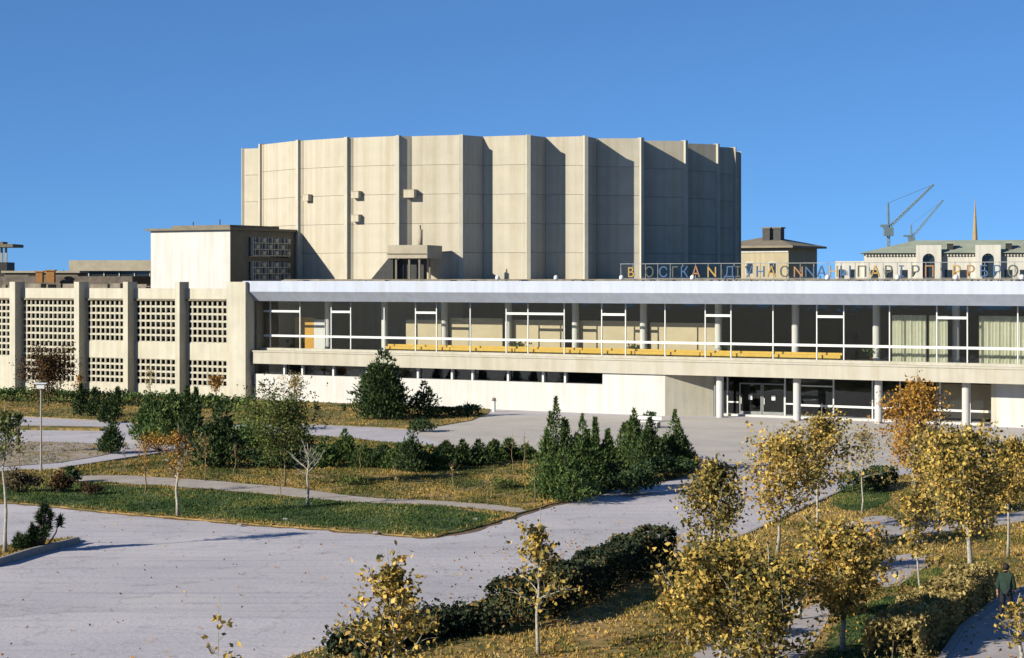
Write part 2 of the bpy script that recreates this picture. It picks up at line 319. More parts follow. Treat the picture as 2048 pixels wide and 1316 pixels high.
polyA_px = ([(-120, 1000), (0, 1006), (77, 1010), (128, 1016), (198, 1024), (287, 1032), (350, 1036), (450, 1046), (560, 1054), (644, 1059), (753, 1068), (822, 1075), (877, 1075), (945, 1060),
    (1011, 1040), (1077, 1016), (1131, 1004), (1213, 982), (1268, 972), (1350, 958), (1400, 938), (1390, 905), (1330, 888), (1280, 890), (1160, 905), (1060, 908), (900, 898), (760, 884), (640, 873),
    (560, 868), (480, 876), (400, 892), (340, 906), (270, 916), (200, 927), (115, 940), (0, 944), (-120, 944)])
polyA = smooth_poly(polyA_px, 2, 0.06)
def grow(poly, r, jit=0.05):
    A = sum(poly[i][0] * poly[(i + 1) % len(poly)][1] - poly[(i + 1) % len(poly)][0] * poly[i][1] for i in range(len(poly))); sg_ = 1 if A > 0 else -1; out_ = []
    for i in range(len(poly)):
        a, c = Vector(poly[i - 1]), Vector(poly[(i + 1) % len(poly)]); d = (c - a).normalized(); out_.append(tuple(Vector(poly[i]) + Vector((d.y, -d.x)) * sg_ * (r + random.gauss(0, jit))))
    return out_
sheet('soil_edge', grow(polyA, 0.3, 0.1), 0.012, 'soil_brown', depth=0.01)
sheet('lawn_island', polyA, 0.06, 'soil_grass', depth=0.1)
green_px = [(-120, 975), (60, 968), (200, 972), (380, 984), (520, 992), (680, 1006), (850, 1014), (960, 1026), (1000, 1036), (930, 1054), (877, 1071), (822, 1071), (753, 1064), (644, 1055), (450, 1042), (287, 1028), (128, 1012), (0, 1002), (-120, 996)]
polyG = smooth_poly(green_px, 2, 0.12); sheet('green_lawn', polyG, 0.066, 'soil_green')
path_px = [(120, 955), (250, 952), (400, 962), (520, 972), (600, 980), (720, 998), (860, 1003), (960, 1010), (1060, 1021), (1040, 1030), (960, 1021), (850, 1011), (700, 1007), (600, 997), (500, 988), (400, 980), (260, 969), (120, 963)]
polyP = smooth_poly(path_px, 2, 0.08); sheet('footpath', polyP, 0.072, 'path_dirt')
def fbase(px, d): return world(uof(px, d), d)
polyB = [fbase(x, -0.25) for x in (-150, 0, 250, 490, 700, 980)] + [g(x, y) for x, y in ((975, 828), (940, 842), (880, 852), (820, 859), (740, 854), (600, 848), (480, 850), (300, 848), (200, 841), (0, 831), (-150, 829))]
sheet('grass_verge', polyB, 0.05, 'soil_grass', depth=0.08)
polyE = smooth_poly([(-120, 888), (60, 884), (190, 886), (235, 897), (230, 905), (130, 925), (0, 935), (-120, 938)], 2, 0.12); sheet('bare_bed', polyE, 0.03, 'soil_dirt', depth=0.05)
polyH = smooth_poly([(-120, 856), (40, 855), (150, 856), (215, 858), (215, 862), (150, 861), (40, 860), (-120, 862)], 1); sheet('kerb_strip', polyH, 0.16, 'soil_grass', depth=0.2)
polyC = smooth_poly([(-120, 1104), (0, 1098), (60, 1090), (120, 1082), (165, 1080), (150, 1090), (60, 1111), (0, 1130), (-120, 1150)], 2, 0.0); sheet('kerb_island', polyC, 0.12, 'soil_grass', depth=0.16)
pD = [(500, 1345), (640, 1300), (880, 1228), (1000, 1195), (1180, 1128), (1290, 1082), (1335, 1100), (1350, 1118), (1470, 1082), (1600, 1022), (1720, 968), (1790, 950), (1850, 958), (2150, 950), (2150, 1500), (1500, 1800), (800, 1800)]
polyD = smooth_poly(pD, 2, 0.03); sheet('garden_beds', polyD, 0.08, 'soil_grass', depth=0.12)
pP1 = [(1360, 1330), (1470, 1262), (1540, 1165), (1700, 1042), (1770, 1032), (1810, 1048), (1950, 1042), (2150, 1008), (2150, 1024), (1960, 1062), (1800, 1074), (1700, 1094), (1640, 1150), (1600, 1215), (1500, 1330)]
polyP1 = smooth_poly(pP1, 2, 0.04); sheet('garden_path', polyP1, 0.086, 'path_grey')
polyP2 = smooth_poly([(1735, 1175), (1760, 1122), (1830, 1108), (1862, 1128), (1790, 1176)], 2, 0.02); sheet('garden_path', polyP2, 0.086, 'path_grey')
polyP3 = smooth_poly([(1520, 1340), (1570, 1240), (1650, 1205), (1670, 1222), (1600, 1340)], 2, 0.02); sheet('garden_path', polyP3, 0.092, 'path_grey')
polyP4 = [g(x, y) for x, y in ((1870, 1345), (1925, 1262), (2000, 1203), (2160, 1140), (2160, 1345))]; sheet('side_path', polyP4, 0.092, 'path_grey')
GREEN2 = [[(1620, 1340), (1690, 1225), (1800, 1190), (1920, 1200), (1830, 1300), (1800, 1340)], [(1790, 1178), (1850, 1138), (1930, 1150), (1900, 1182)], [(1640, 1000), (1760, 960), (1790, 1010), (1700, 1032)]]
polyG2 = [smooth_poly(q, 2, 0.05) for q in GREEN2]
for q in polyG2: sheet('green_lawn', q, 0.0865, 'soil_green')
sheet('forecourt', [g(x, y) for x, y in ((958, 830.5), (1331, 834), (1430, 836), (2150, 866), (2150, 935), (1850, 935), (1700, 935), (1480, 928), (1400, 908), (1280, 888), (1060, 906), (900, 894), (830, 868), (880, 855))], 0.004, 'forecourt_paving')
# kerbs as raised strips
def kerb(pts, w=0.15, h=0.14, z=0.0, name='kerb'):
    b = MB()
    for a, c in zip(pts, pts[1:]):
        a, c = Vector(a), Vector(c); d = c - a
        if d.length < 1e-4: continue
        d.normalize(); n = Vector((-d.y, d.x)) * w / 2; a2, c2 = a - d * 0.01, c + d * 0.01
        b.prism([tuple(a2 - n), tuple(c2 - n), tuple(c2 + n), tuple(a2 + n)], z, z + h)
    o = b.build(name, 'kerb_concrete'); o['kind'] = 'structure'; return o
kerb([g(x, y) for x, y in ((-120, 1150), (0, 1131), (60, 1112), (120, 1097), (155, 1088))], h=0.3)
kerb([g(x, y) for x, y in ((1872, 1345), (1927, 1262), (2002, 1203), (2160, 1140))], 0.2, 0.2)
kerb([g(x, y) for x, y in ((1350, 1119), (1470, 1084), (1600, 1023), (1720, 969), (1785, 951))], 0.15, 0.16)
kerb([g(x, y) for x, y in ((1735, 1178), (1795, 1178), (1862, 1131))], 0.12, 0.14)
kerb([g(x, y) for x, y in ((1640, 1152), (1700, 1096), (1800, 1076), (1960, 1064), (2150, 1026))], 0.12, 0.13)
kerb([g(x, y) for x, y in ((115, 941), (200, 928), (270, 917), (340, 907), (400, 893))], 0.15, 0.16)
# faded painted lines on the road
b = MB()
for (a, c, w) in (((66, 1121), (150, 1164), 0.10), ((-60, 1170), (14, 1206), 0.12)):
    a, c = Vector(g(*a)), Vector(g(*c)); d = (c - a).normalized(); n = Vector((-d.y, d.x)) * w / 2
    k = len(b.v); b.v += [(*(a - n), 0.004), (*(c - n), 0.004), (*(c + n), 0.004), (*(a + n), 0.004)]; b.f.append((k, k + 1, k + 2, k + 3))
o = b.build('lane_marking', 'road_paint'); o['kind'] = 'structure'

# ------------------------------------------------------------------ foyer building (local x along the front, y into the building)
UL, UR = uof(508, 0), uof(2300, 0)
foyer = thing('foyer_building', 'long two-storey glass-fronted foyer with white canopy and pale balcony band, before the round hall', 'building', (OX, OY, 0), ROT)
ZB0, ZB1, ZC = 3.38, 4.58, 9.15        # balcony underside, ledge, canopy underside
GD = 1.5                              # depth of the upper glass wall behind the front
# canopy: upright upper face, face sloping back below
MB().section([(-0.55, 11.0), (-0.55, 10.02), (0.30, 9.15), (1.2, 9.15), (1.2, 10.85), (26, 10.85), (26, 10.9), (0.2, 10.9), (0.2, 11.0)], UL - 0.9, UR).build('canopy', 'canopy_metal', foyer)
MB().box(UL - 0.9, UR, 1.2, 26, 9.15, 10.85).build('roof_slab', 'ceiling_white', foyer)
b = MB(); b.box(UL, UR, 4.5, 4.8, 10.9, 11.17)
for k in range(60):
    u = random.uniform(UL, UR - 8); w = random.uniform(0.4, 3); b.box(u, u + w, 3 + random.random(), 4.4, 10.9, 11.02 + random.random() * 0.1)
b.build('roof_upstand', 'roof_gravel', foyer)
# balcony and its ledge
MB().section([(-0.25, 4.58), (-0.25, 3.38), (3.0, 3.38), (3.0, 4.58)], UL, UR).build('balcony', 'balcony_stone', foyer)
MB().box(UL, UR, -0.32, -0.255, 4.46, 4.60).build('ledge_trim', 'balcony_stone', foyer)
MB().box(UL, UR, GD - 0.5, GD + 0.18, 4.584, 4.80).build('sill', 'balcony_stone', foyer)
MB().box(UL, UR, 3.0, 18, 4.2, 4.55).build('floor', 'interior_floor', foyer)
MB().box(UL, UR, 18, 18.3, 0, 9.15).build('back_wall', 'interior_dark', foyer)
MB().box(UL - 0.3, UL, 0.4, 18, 0, 9.14).build('side_wall', 'stair_brown', foyer)  # brown colour stands in for the shade on this unlit flank
# lower white wall with ribbon window
u0, u1, u2 = UL, uof(1205), uof(1330)
zr0 = 2.42
lw = MB(); lw.box(u0, u2, 0.0, 0.5, 0, zr0); lw.box(u1, u2, 0.0, 0.5, zr0 + 0.001, 3.38); lw.build('lower_wall', 'white_wall', foyer)
rib = [uof(p, 0.75) for p in (512, 570, 606, 668, 735, 780, 837, 905, 946, 1017, 1087, 1131, 1205)]
for a, c in zip(rib, rib[1:]):
    w = MB(); w.box(a - 0.02, a + 0.16, 0.52, 0.86, zr0, 3.38); w = w.build('window', 'aluminium', foyer)
    MB().box(a + 0.16, c - 0.02, 0.78, 0.80, zr0, 3.38).build('pane', 'glass', w)
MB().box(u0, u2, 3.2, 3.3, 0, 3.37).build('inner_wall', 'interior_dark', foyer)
# wall turning in at the entrance
u3 = uof(1427, 2.5)
MB().prism([(u2, 0), (u3, 2.5), (u3, 3.5), (u3 - 0.5, 3.5), (u2 - 0.45, 0.3)], 0, 3.379).build('return_wall', 'wing_concrete', foyer)
# entrance glazing, doors, columns
ed = 3.4; dz1 = 3.38
ent = [1427, 1455, 1478, 1524, 1570, 1600, 1667, 1745, 1800, 1880, 1940, 1993]
for i, (a, c) in enumerate(zip(ent, ent[1:])):
    ua, uc = uof(a, ed), uof(c, ed)
    if i in (2, 3):
        m = MB(); 
        for q in (ua + 0.03, uc - 0.13): m.box(q, q + 0.10, ed, ed + 0.1, 0.16, 2.6)
        m.box(ua + 0.03, uc - 0.03, ed, ed + 0.1, 2.6, 2.7); m.box(ua + 0.13, uc - 0.13, ed, ed + 0.1, 0.16, 0.4); dr = m.build('door', 'door_metal', foyer)
        MB().box(ua + 0.13, uc - 0.13, ed + 0.04, ed + 0.06, 0.4, 2.6).build('pane', 'glass', dr)
        MB().box(ua + 0.2, ua + 0.25, ed - 0.08, ed + 0.0, 1.0, 1.5).build('handle', 'aluminium', dr)
        MB().box((ua + uc) / 2 - 0.16, (ua + uc) / 2 + 0.16, ed - 0.02, ed + 0.03, 1.35, 1.75).build('notice', 'paper_white', dr)
        MB().box(ua, uc, ed + 0.03, ed + 0.06, 2.72, dz1 - 0.01).build('transom_pane', 'glass', foyer)
    else:
        m = MB(); m.box(ua - 0.05, ua + 0.05, ed - 0.03, ed + 0.09, 0.16, dz1); 
        if i in (1, 4): m.box(ua + 0.05, uc - 0.05, ed, ed + 0.08, 1.05, 1.17)
        if i == 5: MB().box(ua + 0.05, uc - 0.05, ed, ed + 0.08, 2.55, 2.65).build('transom', 'aluminium', foyer)
        if i >= 5: m.box(ua + 0.05, uc - 0.05, ed, ed + 0.08, 0.95, 1.12)
        w = m.build('window', 'aluminium', foyer)
        MB().box(ua + 0.05, uc - 0.05, ed + 0.03, ed + 0.05, 0.16, dz1 - 0.01).build('pane', 'glass', w)
MB().box(uof(1427, ed), uof(1993, ed), ed - 0.5, ed + 0.2, 0.0, 0.16).build('threshold', 'white_wall', foyer)
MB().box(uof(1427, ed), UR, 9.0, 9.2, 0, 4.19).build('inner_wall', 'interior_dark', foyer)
MB().box(uof(1880, 8), UR, 7.0, 8.2, 0.2, 2.9).build('reception_wall', 'beige_wall', foyer)
for a in (1440, 1594, 1757, 1932, 2110):
    u = uof(a, 0.9); MB().cyl(u, 0.9, 0, 3.38, 0.30, 24).build('column', 'white_wall', foyer)
MB().cyl(uof(1431, 1.6), 1.6, 0, 3.38, 0.12, 12).build('column', 'door_metal', foyer)
MB().box(uof(1993, 2.2), UR, 2.2, 2.6, 0, 3.37).build('end_wall', 'white_wall', foyer)
MB().box(uof(1990, 2.2) - 0.3, uof(1993, 2.2), 2.21, 9.0, 0, 3.37).build('end_wall', 'wing_concrete', foyer)
# upper glass wall
mull = [512, 541, 600.6, 663, 702, 769, 831.7, 873.6, 941, 1013, 1056.5, 1129, 1204, 1251.6, 1330.6, 1411, 1462.5, 1546.5, 1634, 1688, 1779.5, 1874, 1935, 2036, 2110, 2200]
toptr = {0, 1, 3, 6, 9, 10, 12, 15, 18, 21}
zt0, zt1 = 4.80, 9.15; ztr = 5.93; ztt = 8.2
for i, (a, c) in enumerate(zip(mull, mull[1:])):
    ua, uc = uof(a, GD), uof(c, GD)
    m = MB().box(ua - 0.042, ua + 0.042, GD - 0.07, GD + 0.05, zt0, zt1); m.build('mullion', 'aluminium', foyer)
    m = MB().box(ua + 0.042, uc - 0.042, GD - 0.08, GD + 0.04, ztr - 0.10, ztr + 0.10)
    w = m.build('window', 'aluminium', foyer)
    if i in toptr: MB().box(ua + 0.042, uc - 0.042, GD - 0.08, GD + 0.04, ztt - 0.10, ztt + 0.10).build('transom', 'aluminium', w)
    zs = [zt0, ztr - 0.10, ztr + 0.10] + ([ztt - 0.09, ztt + 0.09] if i in toptr else []) + [zt1]
    for z0, z1 in zip(zs[::2], zs[1::2]):
        MB().box(ua + 0.042, uc - 0.042, GD - 0.01, GD + 0.01, z0, z1).build('pane', 'glass', w)
CD = 4.1
for a in (656, 769.5, 889, 1017, 1151, 1287, 1437, 1591, 1753, 1912, 2080):
    u = uof(a, CD); MB().cyl(u, CD, 4.55, 9.15, 0.30, 20).build('column', 'white_wall', foyer)
# inner partitions; beige tops cut so the dark behind stands in for canopy shade
for a, c, d, z1, mt in ((900, 1005, 4.5, 7.7, 'beige_wall'), (1022, 1126, 4.5, 7.6, 'beige_wall'), (1158, 1283, 4.5, 7.6, 'beige_wall'), (1300, 1432, 4.5, 7.5, 'beige_wall'),
                        (812, 884, 4.5, 7.5, 'beige_wall'), (590, 628, 4.5, 7.6, 'orange_paint'), (628, 652, 4.5, 7.4, 'white_wall')):
    MB().box(uof(a, d), uof(c, d), d, d + 0.2, 4.55, z1).build('partition', mt, foyer)
for a, c in ((1490, 1640), (1690, 1770)):
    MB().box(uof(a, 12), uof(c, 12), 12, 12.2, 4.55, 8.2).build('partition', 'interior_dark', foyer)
# curtains behind the glass on the right
for a, c, lb in ((1784, 1852, 'pale pleated floor-length curtain behind the upper glass, left of the dark opening'), (1858, 1895, 'narrow pale pleated curtain beside the upper doorway at the right'), (1958, 2060, 'wide pale pleated curtain filling the rightmost upper window')):
    d = 2.9; ua, uc = uof(a, d), uof(c, d); n = int((uc - ua) / 0.09); b = MB()
    for k in range(n + 1):
        x = ua + (uc - ua) * k / n; y = d + 0.09 * math.sin(k * 2.1) + 0.03 * math.sin(k * 0.7); b.v += [(x, y, 4.62), (x, y, 8.35), (x, y + 0.02, 8.35), (x, y + 0.02, 4.62)]
    for k in range(n):
        for j in range(4): b.f.append((k * 4 + j, k * 4 + (j + 1) % 4, k * 4 + 4 + (j + 1) % 4, k * 4 + 4 + j))
    o = b.build('curtain', 'curtain_cloth'); o.location = (OX, OY, 0); o.rotation_euler = (0, 0, ROT)
    tag(o, lb, 'curtain', 'pleated curtains in the upper foyer')
# benches (the long yellow band) behind the glass
bn = [770, 900, 1030, 1160, 1270, 1400, 1545, 1682]
bl = ['leftmost yellow bench behind the upper glass, starting at a white column', 'second yellow bench from the left behind the upper glass', 'yellow bench before the beige partition, third from the left', 'middle yellow bench behind the upper glass',
      'fifth yellow bench from the left, before beige partitions', 'yellow bench in front of the last beige partition and dark glass', 'rightmost yellow bench behind the upper glass, ending short of the curtains']
for (a, c), lb in zip(zip(bn, bn[1:]), bl):
    d = 2.0; t = thing('bench', lb, 'bench', (*world(uof(a, d), d), 4.55), ROT, 'yellow benches along the upper glass')
    w = uof(c, d) - uof(a, d) - 0.06
    MB().box(0.03, w, 0.0, 0.4, 0.35, 0.6).build('seat', 'yellow_paint', t); MB().box(0.03, w, 0.401, 0.45, 0.12, 0.78).build('backrest', 'yellow_paint', t)
    for q in (0.2, w / 2, w - 0.2): MB().box(q - 0.04, q + 0.04, 0.05, 0.45, 0, 0.35).build('leg', 'dark_metal', t)
for a, lb in ((1268, 'dark potted plant among the benches behind the upper glass'), (1035, 'small dark potted plant on the sill behind the glass, before a beige wall'), (1450, 'leafy potted plant behind the glass at the end of the beige partitions'), (1745, 'low potted plant behind the dark upper glass on the right')):
    d = 4.1; X, Y = world(uof(a, d), d); t = thing('potted_plant', lb, 'plant', (X, Y, 4.55))
    MB().cyl(0, 0, 0, 0.4, 0.16, 10, 0.22).build('pot', 'brick_orange', t)
    P = rng.normal(size=(120, 3)) * [0.35, 0.3, 0.2] + [0, 0, 0.8]; V, Fc = leaf_cards(P, 0.22); np_obj('foliage', V, Fc, 'needle_dark', t, np.repeat(rng.random(120), 2))

# ------------------------------------------------------------------ lattice wing on the left
WL = uof(-260)
wing = thing('lattice_wing', 'cream concrete wing with tall pillars and pierced lattice screens, left of the glass foyer', 'building', (OX, OY, 0), ROT)
WR = uof(491, -0.95)
MB().box(WL, uof(455), 0.0, 0.35, 9.22, 10.30).build('parapet', 'wing_concrete', wing)
MB().box(WL, uof(453), -0.12, -0.001, 9.12, 9.30).build('cornice', 'stair_brown', wing)  # dark brown paints in the shadow line below the parapet
MB().box(WL, WR, 0.36, 26, 9.6, 10.12).build('roof', 'roof_gravel', wing)
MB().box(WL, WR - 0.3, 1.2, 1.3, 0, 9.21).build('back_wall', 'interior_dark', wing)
MB().box(WR - 0.6, WR - 0.31, 0.2, 24, 0, 9.59).build('end_wall', 'wing_concrete', wing)
pil = [(-110, -100), (19, 30), (148, 158), (246, 255.5), (350, 359)]
for a, c in pil:
    MB().box(uof(a, -0.95), uof(c, -0.95), -0.95, 0.4, 0, 10.92).build('pillar', 'wing_concrete', wing)
MB().box(uof(453, -0.95), WR, -0.95, 0.9, 0, 10.92).build('end_pier', 'wing_concrete', wing)
bays = [(-100, 19, [(9.2, 3.4)], 'r'), (30, 148, [(9.2, 1.0)], ''), (158, 246, [(9.2, 5.1), (3.55, 1.05)], ''), (255.5, 350, [(9.2, 5.1), (3.55, 1.05)], ''), (359, 453, [(9.2, 5.1), (3.55, 1.05)], '')]
def lattice_block(w, h):
    b = MB(); D0, D1 = 0.0, 0.13
    b.box(0, w, D0, D1, 0, 0.09); b.box(0, w, D0 + 0.01, D1, h - 0.05, h)
    for x0, x1 in ((0, 0.05), (w - 0.05, w)): b.box(x0, x1, D0 + 0.008, D1, 0.0902, h - 0.0502)
    b.box(0.0502, w - 0.0502, D0 + 0.05, D1, 0.0903, 0.15); b.box(0.0502, 0.10, D0 + 0.05, D1, 0.1503, h - 0.0505); b.box(w - 0.10, w - 0.0502, D0 + 0.05, D1, 0.1503, h - 0.0505)
    m = b.mesh('lattice_block'); m.materials.append(MATS['wing_concrete']); return m
for a, c, zs, fl in bays:
    ua, uc = uof(a, -0.2) + 0.0, uof(c, -0.2)
    segs = []; zt = 9.22
    for z1, z0 in zs:
        if zt - z1 > 0.1: segs.append((z1, zt))
        zt = z0
    segs.append((0, zt))
    s = MB()
    for z0, z1 in segs: s.box(ua, uc, 0.0 if z0 > 0 or fl == 'r' else 0.02, 0.36, z0, z1 - 0.001)
    e = 0.75; s.box(uc - 0.02, uc + 0.3, 0.01, 0.36, 0, 9.2)
    s.build('spandrel', 'wing_concrete', wing)
    la, lc = ua + e, uc - 0.1
    for z1, z0 in zs:
        nx = max(1, round((lc - la) / 0.62)); nz = max(1, round((z1 - z0) / 0.68)); w, h = (lc - la) / nx, (z1 - z0) / nz
        fr = MB().box(ua, la, 0.06, 0.35, z0, z1).build('lattice_screen', 'wing_concrete', wing)
        lm = lattice_block(w - 0.004, h - 0.004)
        for i in range(nx):
            for j in range(nz): shared('lattice_block', lm, fr, (la + i * w, 0.05, z0 + j * h))
# raised rear roofs and clutter
MB().box(uof(-200, 30), uof(300, 30), 27, 44, 0, 11.55).build('rear_block', 'roof_bitumen', wing)
b = MB()
for k in range(26):
    u = random.uniform(WL, WR - 3); d = random.uniform(6, 25); b.box(u, u + random.uniform(0.5, 4), d, d + random.uniform(0.3, 1.5), 10.121, 10.25 + random.random() * 0.5)
b.build('roof_ledge', 'roof_gravel', wing)

# ------------------------------------------------------------------ round pleated hall
CXH, CYH, RH = -2.32, 221.0, 27.4
drum = thing('auditorium_drum', 'huge round windowless hall with pleated pale concrete walls, rising behind the foyer', 'building', (CXH, CYH, 0))
rv = 0.93 * RH; zt, zb = 25.15, 10.9
def pol(th, r): t = R(th); return (r * math.sin(t), -r * math.cos(t))
def ridge_angle(px):
    lo, hi = -80.0, 80.0; f_ = lambda th: CX + F * (CXH + pol(th, RH)[0]) / (CYH + pol(th, RH)[1]) - px
    for _ in range(50):
        m_ = (lo + hi) / 2
        if f_(m_) < 0: lo = m_
        else: hi = m_
    return lo
ridges = [(ridge_angle(p), dl, q) for p, dl, q in ((520, 0.8, 0.99), (595, 1.0, 0.987), (692, 1.2, 0.985), (795, 2.4, 0.968), (922, 4.3, 0.918), (1057, 4.8, 0.912), (1172, 5.0, 0.912), (1284, 5.0, 0.912), (1372, 4.8, 0.915), (1436, 4.4, 0.92), (1470, 4.4, 0.93))]
n_ = 14; g0 = ridges[-1][0]; gap = (360 + ridges[0][0] - g0) / (n_ + 1)
ridges += [(g0 + gap * (k + 1), 4.6, 0.93) for k in range(n_)]
NP = len(ridges)
pts = []
for th, dl, q in ridges: pts += [pol(th, RH), pol(th + dl, RH * q)]
def inset(p, q, t):
    d = Vector(q) - Vector(p); n = Vector((d.y, -d.x)).normalized(); return n * t   # outward for ccw order
MB().prism([(p[0] * 0.985, p[1] * 0.985) for p in pts], 0, zt - 0.12).build('core_wall', 'drum_concrete', drum)
rows = 5; hrow = (zt - zb) / rows
for i in range(len(pts)):
    p, q = pts[i], pts[(i + 1) % len(pts)]; n = inset(p, q, 1.0); d = (Vector(q) - Vector(p)).normalized()
    th0 = 0.34
    a, c = Vector(p), Vector(q); a2, c2 = a + d * 0.02, c - d * 0.02
    mm = MB().prism([tuple(a2), tuple(c2), tuple(c2 - n * th0), tuple(a2 - n * th0)], 0.03, hrow - 0.0).mesh('concrete_panel')
    mm.materials.append(MATS['drum_concrete'])
    for r in range(rows): shared('concrete_panel', mm, drum, (0, 0, zb + r * hrow))
for k in range(NP):
    th = ridges[k][0]; p = Vector(pol(th, RH)); rad = p.normalized(); tn = Vector((-rad.y, rad.x))
    a = p + rad * 0.10; MB().prism([tuple(a - tn * 0.19), tuple(a + tn * 0.19), tuple(a + tn * 0.19 - rad * 0.6), tuple(a - tn * 0.19 - rad * 0.6)], zb, zt + 0.06).build('fin', 'wing_concrete', drum)
MB().cyl(0, 0, 0, zt - 0.3, 24.5, 50).build('roof', 'roof_bitumen', drum)
pr = [tuple(Vector(p) * 1.02) for p in [pol(7.2 * k, RH) for k in range(50)]]
MB().prism(pr, 10.9, 11.14).build('plinth', 'hood_concrete', drum)
def on_drum(px, off=0.0):
    s = (px - CX) / F; best = None
    for i in range(len(pts)):
        p, q = pts[i], pts[(i + 1) % len(pts)]
        x1, y1, x2, y2 = p[0] + CXH, p[1] + CYH, q[0] + CXH, q[1] + CYH
        den = (x2 - x1) - s * (y2 - y1)
        if abs(den) < 1e-9: continue
        t = (s * y1 - x1) / den
        if 0 <= t <= 1:
            Y = y1 + t * (y2 - y1)
            if best is None or Y < best[1]: best = (s * Y, Y, math.atan2(y2 - y1, x2 - x1))
    return best
for px, py, w, h, dp in ((619, 396, 0.75, 0.6, 0.55), (716, 390, 0.85, 0.65, 0.6), (716, 437, 0.85, 0.65, 0.6), (824, 388, 1.1, 0.75, 0.8)):
    X, Y, an = on_drum(px); z = CH - (py - HY) * Y / F
    m = MB().box(-w / 2, w / 2, -dp, 0.1, -h / 2, h / 2).build('vent_box', 'drum_concrete', drum); m.location = (X - CXH, Y - CYH, z); m.rotation_euler = (0, 0, an)
    g_ = MB().box(-w / 2 - 0.04, w / 2 + 0.04, -dp - 0.04, 0.0, h / 2, h / 2 + 0.05).build('vent_cap', 'hood_concrete', m)

# ------------------------------------------------------------------ block on the roof with lattice side
s1 = (460 - CX) / F; Y1 = 193.0; X1 = s1 * Y1
stair = thing('roof_block', 'white block with thin flat roof and shaded lattice side, left of the round hall', 'building', (X1, Y1, 10.1), ROT)
sw, sl, sh = 10.05, 10.3, 5.85
MB().box(-sw, 0, 0, sl, 0, sh).build('wall', 'white_wall', stair)
MB().box(-sw - 0.35, 0.35, -0.4, sl + 0.2, sh, sh + 0.22).build('roof', 'stair_brown', stair)
MB().box(-sw + 2.2, -0.5, 0.6, sl - 2, sh + 0.22, sh + 0.5).build('roof_ledge', 'stair_brown', stair)
MB().box(0.0, 0.06, 0.001, sl, 0.0, sh - 0.001).build('shaded_side', 'stair_brown', stair)  # thin brown sheet, its colour darkens the white block's side as shade
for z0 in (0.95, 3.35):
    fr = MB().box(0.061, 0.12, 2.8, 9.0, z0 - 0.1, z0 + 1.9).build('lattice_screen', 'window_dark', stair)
    for i in range(6):
        for j in range(3):
            bb = MB(); y = 3.0 + i * 1.0; z = z0 + j * 0.62
            bb.box(0.121, 0.42, y, y + 0.10, z, z + 0.6); bb.box(0.121, 0.42, y + 0.101, y + 0.98, z, z + 0.09)
            bb.box(0.13, 0.38, y + 0.45, y + 0.53, z + 0.091, z + 0.6)
            if (i + j) % 2: bb.box(0.121, 0.46, y + 0.56, y + 0.93, z + 0.12, z + 0.5)
            bb.build('lattice_block', 'wing_concrete', fr)
MB().cyl(-6.3, 2.0, sh + 0.2, sh + 0.9, 0.05, 6).build('vent_pipe', 'dark_metal', stair); MB().cyl(-2.9, 2.0, sh + 0.2, sh + 1.1, 0.05, 6).build('vent_pipe', 'dark_metal', stair)

# ventilation hood on the roof before the drum
hx, hy, _ = at(818, 0, 189.5)
hood = thing('vent_hood', 'raised concrete duct on legs with sloping dark end and pipe, against the hall', 'vent', (hx, hy, 10.9), R(-14))
MB().box(-1.95, 1.95, -0.5, 4.6, 2.25, 3.5).build('duct', 'hood_concrete', hood)
MB().box(-2.02, 2.02, -0.57, -0.501, 2.62, 2.72).build('seam', 'stair_brown', hood)
b = MB(); b.v = [(-3.9, -0.3, 0), (-1.5, -0.3, 0), (-1.5, -0.3, 2.24), (-1.96, -0.3, 2.24), (-3.9, 0.9, 0), (-1.5, 0.9, 0), (-1.5, 0.9, 2.24), (-1.96, 0.9, 2.24)]
b.f = [(0, 1, 2, 3), (7, 6, 5, 4), (0, 3, 7, 4), (1, 5, 6, 2), (3, 2, 6, 7), (0, 4, 5, 1)]; b.build('sloping_duct', 'dark_metal', hood)
for x, y in ((-1.2, -0.2), (0.1, -0.2), (1.1, -0.2), (1.75, 1.0), (-1.2, 1.0)): MB().box(x - 0.09, x + 0.09, y - 0.09, y + 0.09, 0, 2.25).build('leg', 'stair_brown', hood)
MB().box(-1.49, 1.3, 0.5, 1.6, 0, 2.2).build('duct_shade', 'dark_metal', hood)  # dark box added to paint the shadow under and behind the duct
MB().cyl(1.0, 0.4, 3.5, 5.0, 0.22, 10).build('pipe', 'hood_concrete', hood, True); MB().cyl(1.0, 0.4, 5.0, 5.4, 0.06, 8).build('pipe_tip', 'dark_metal', hood)

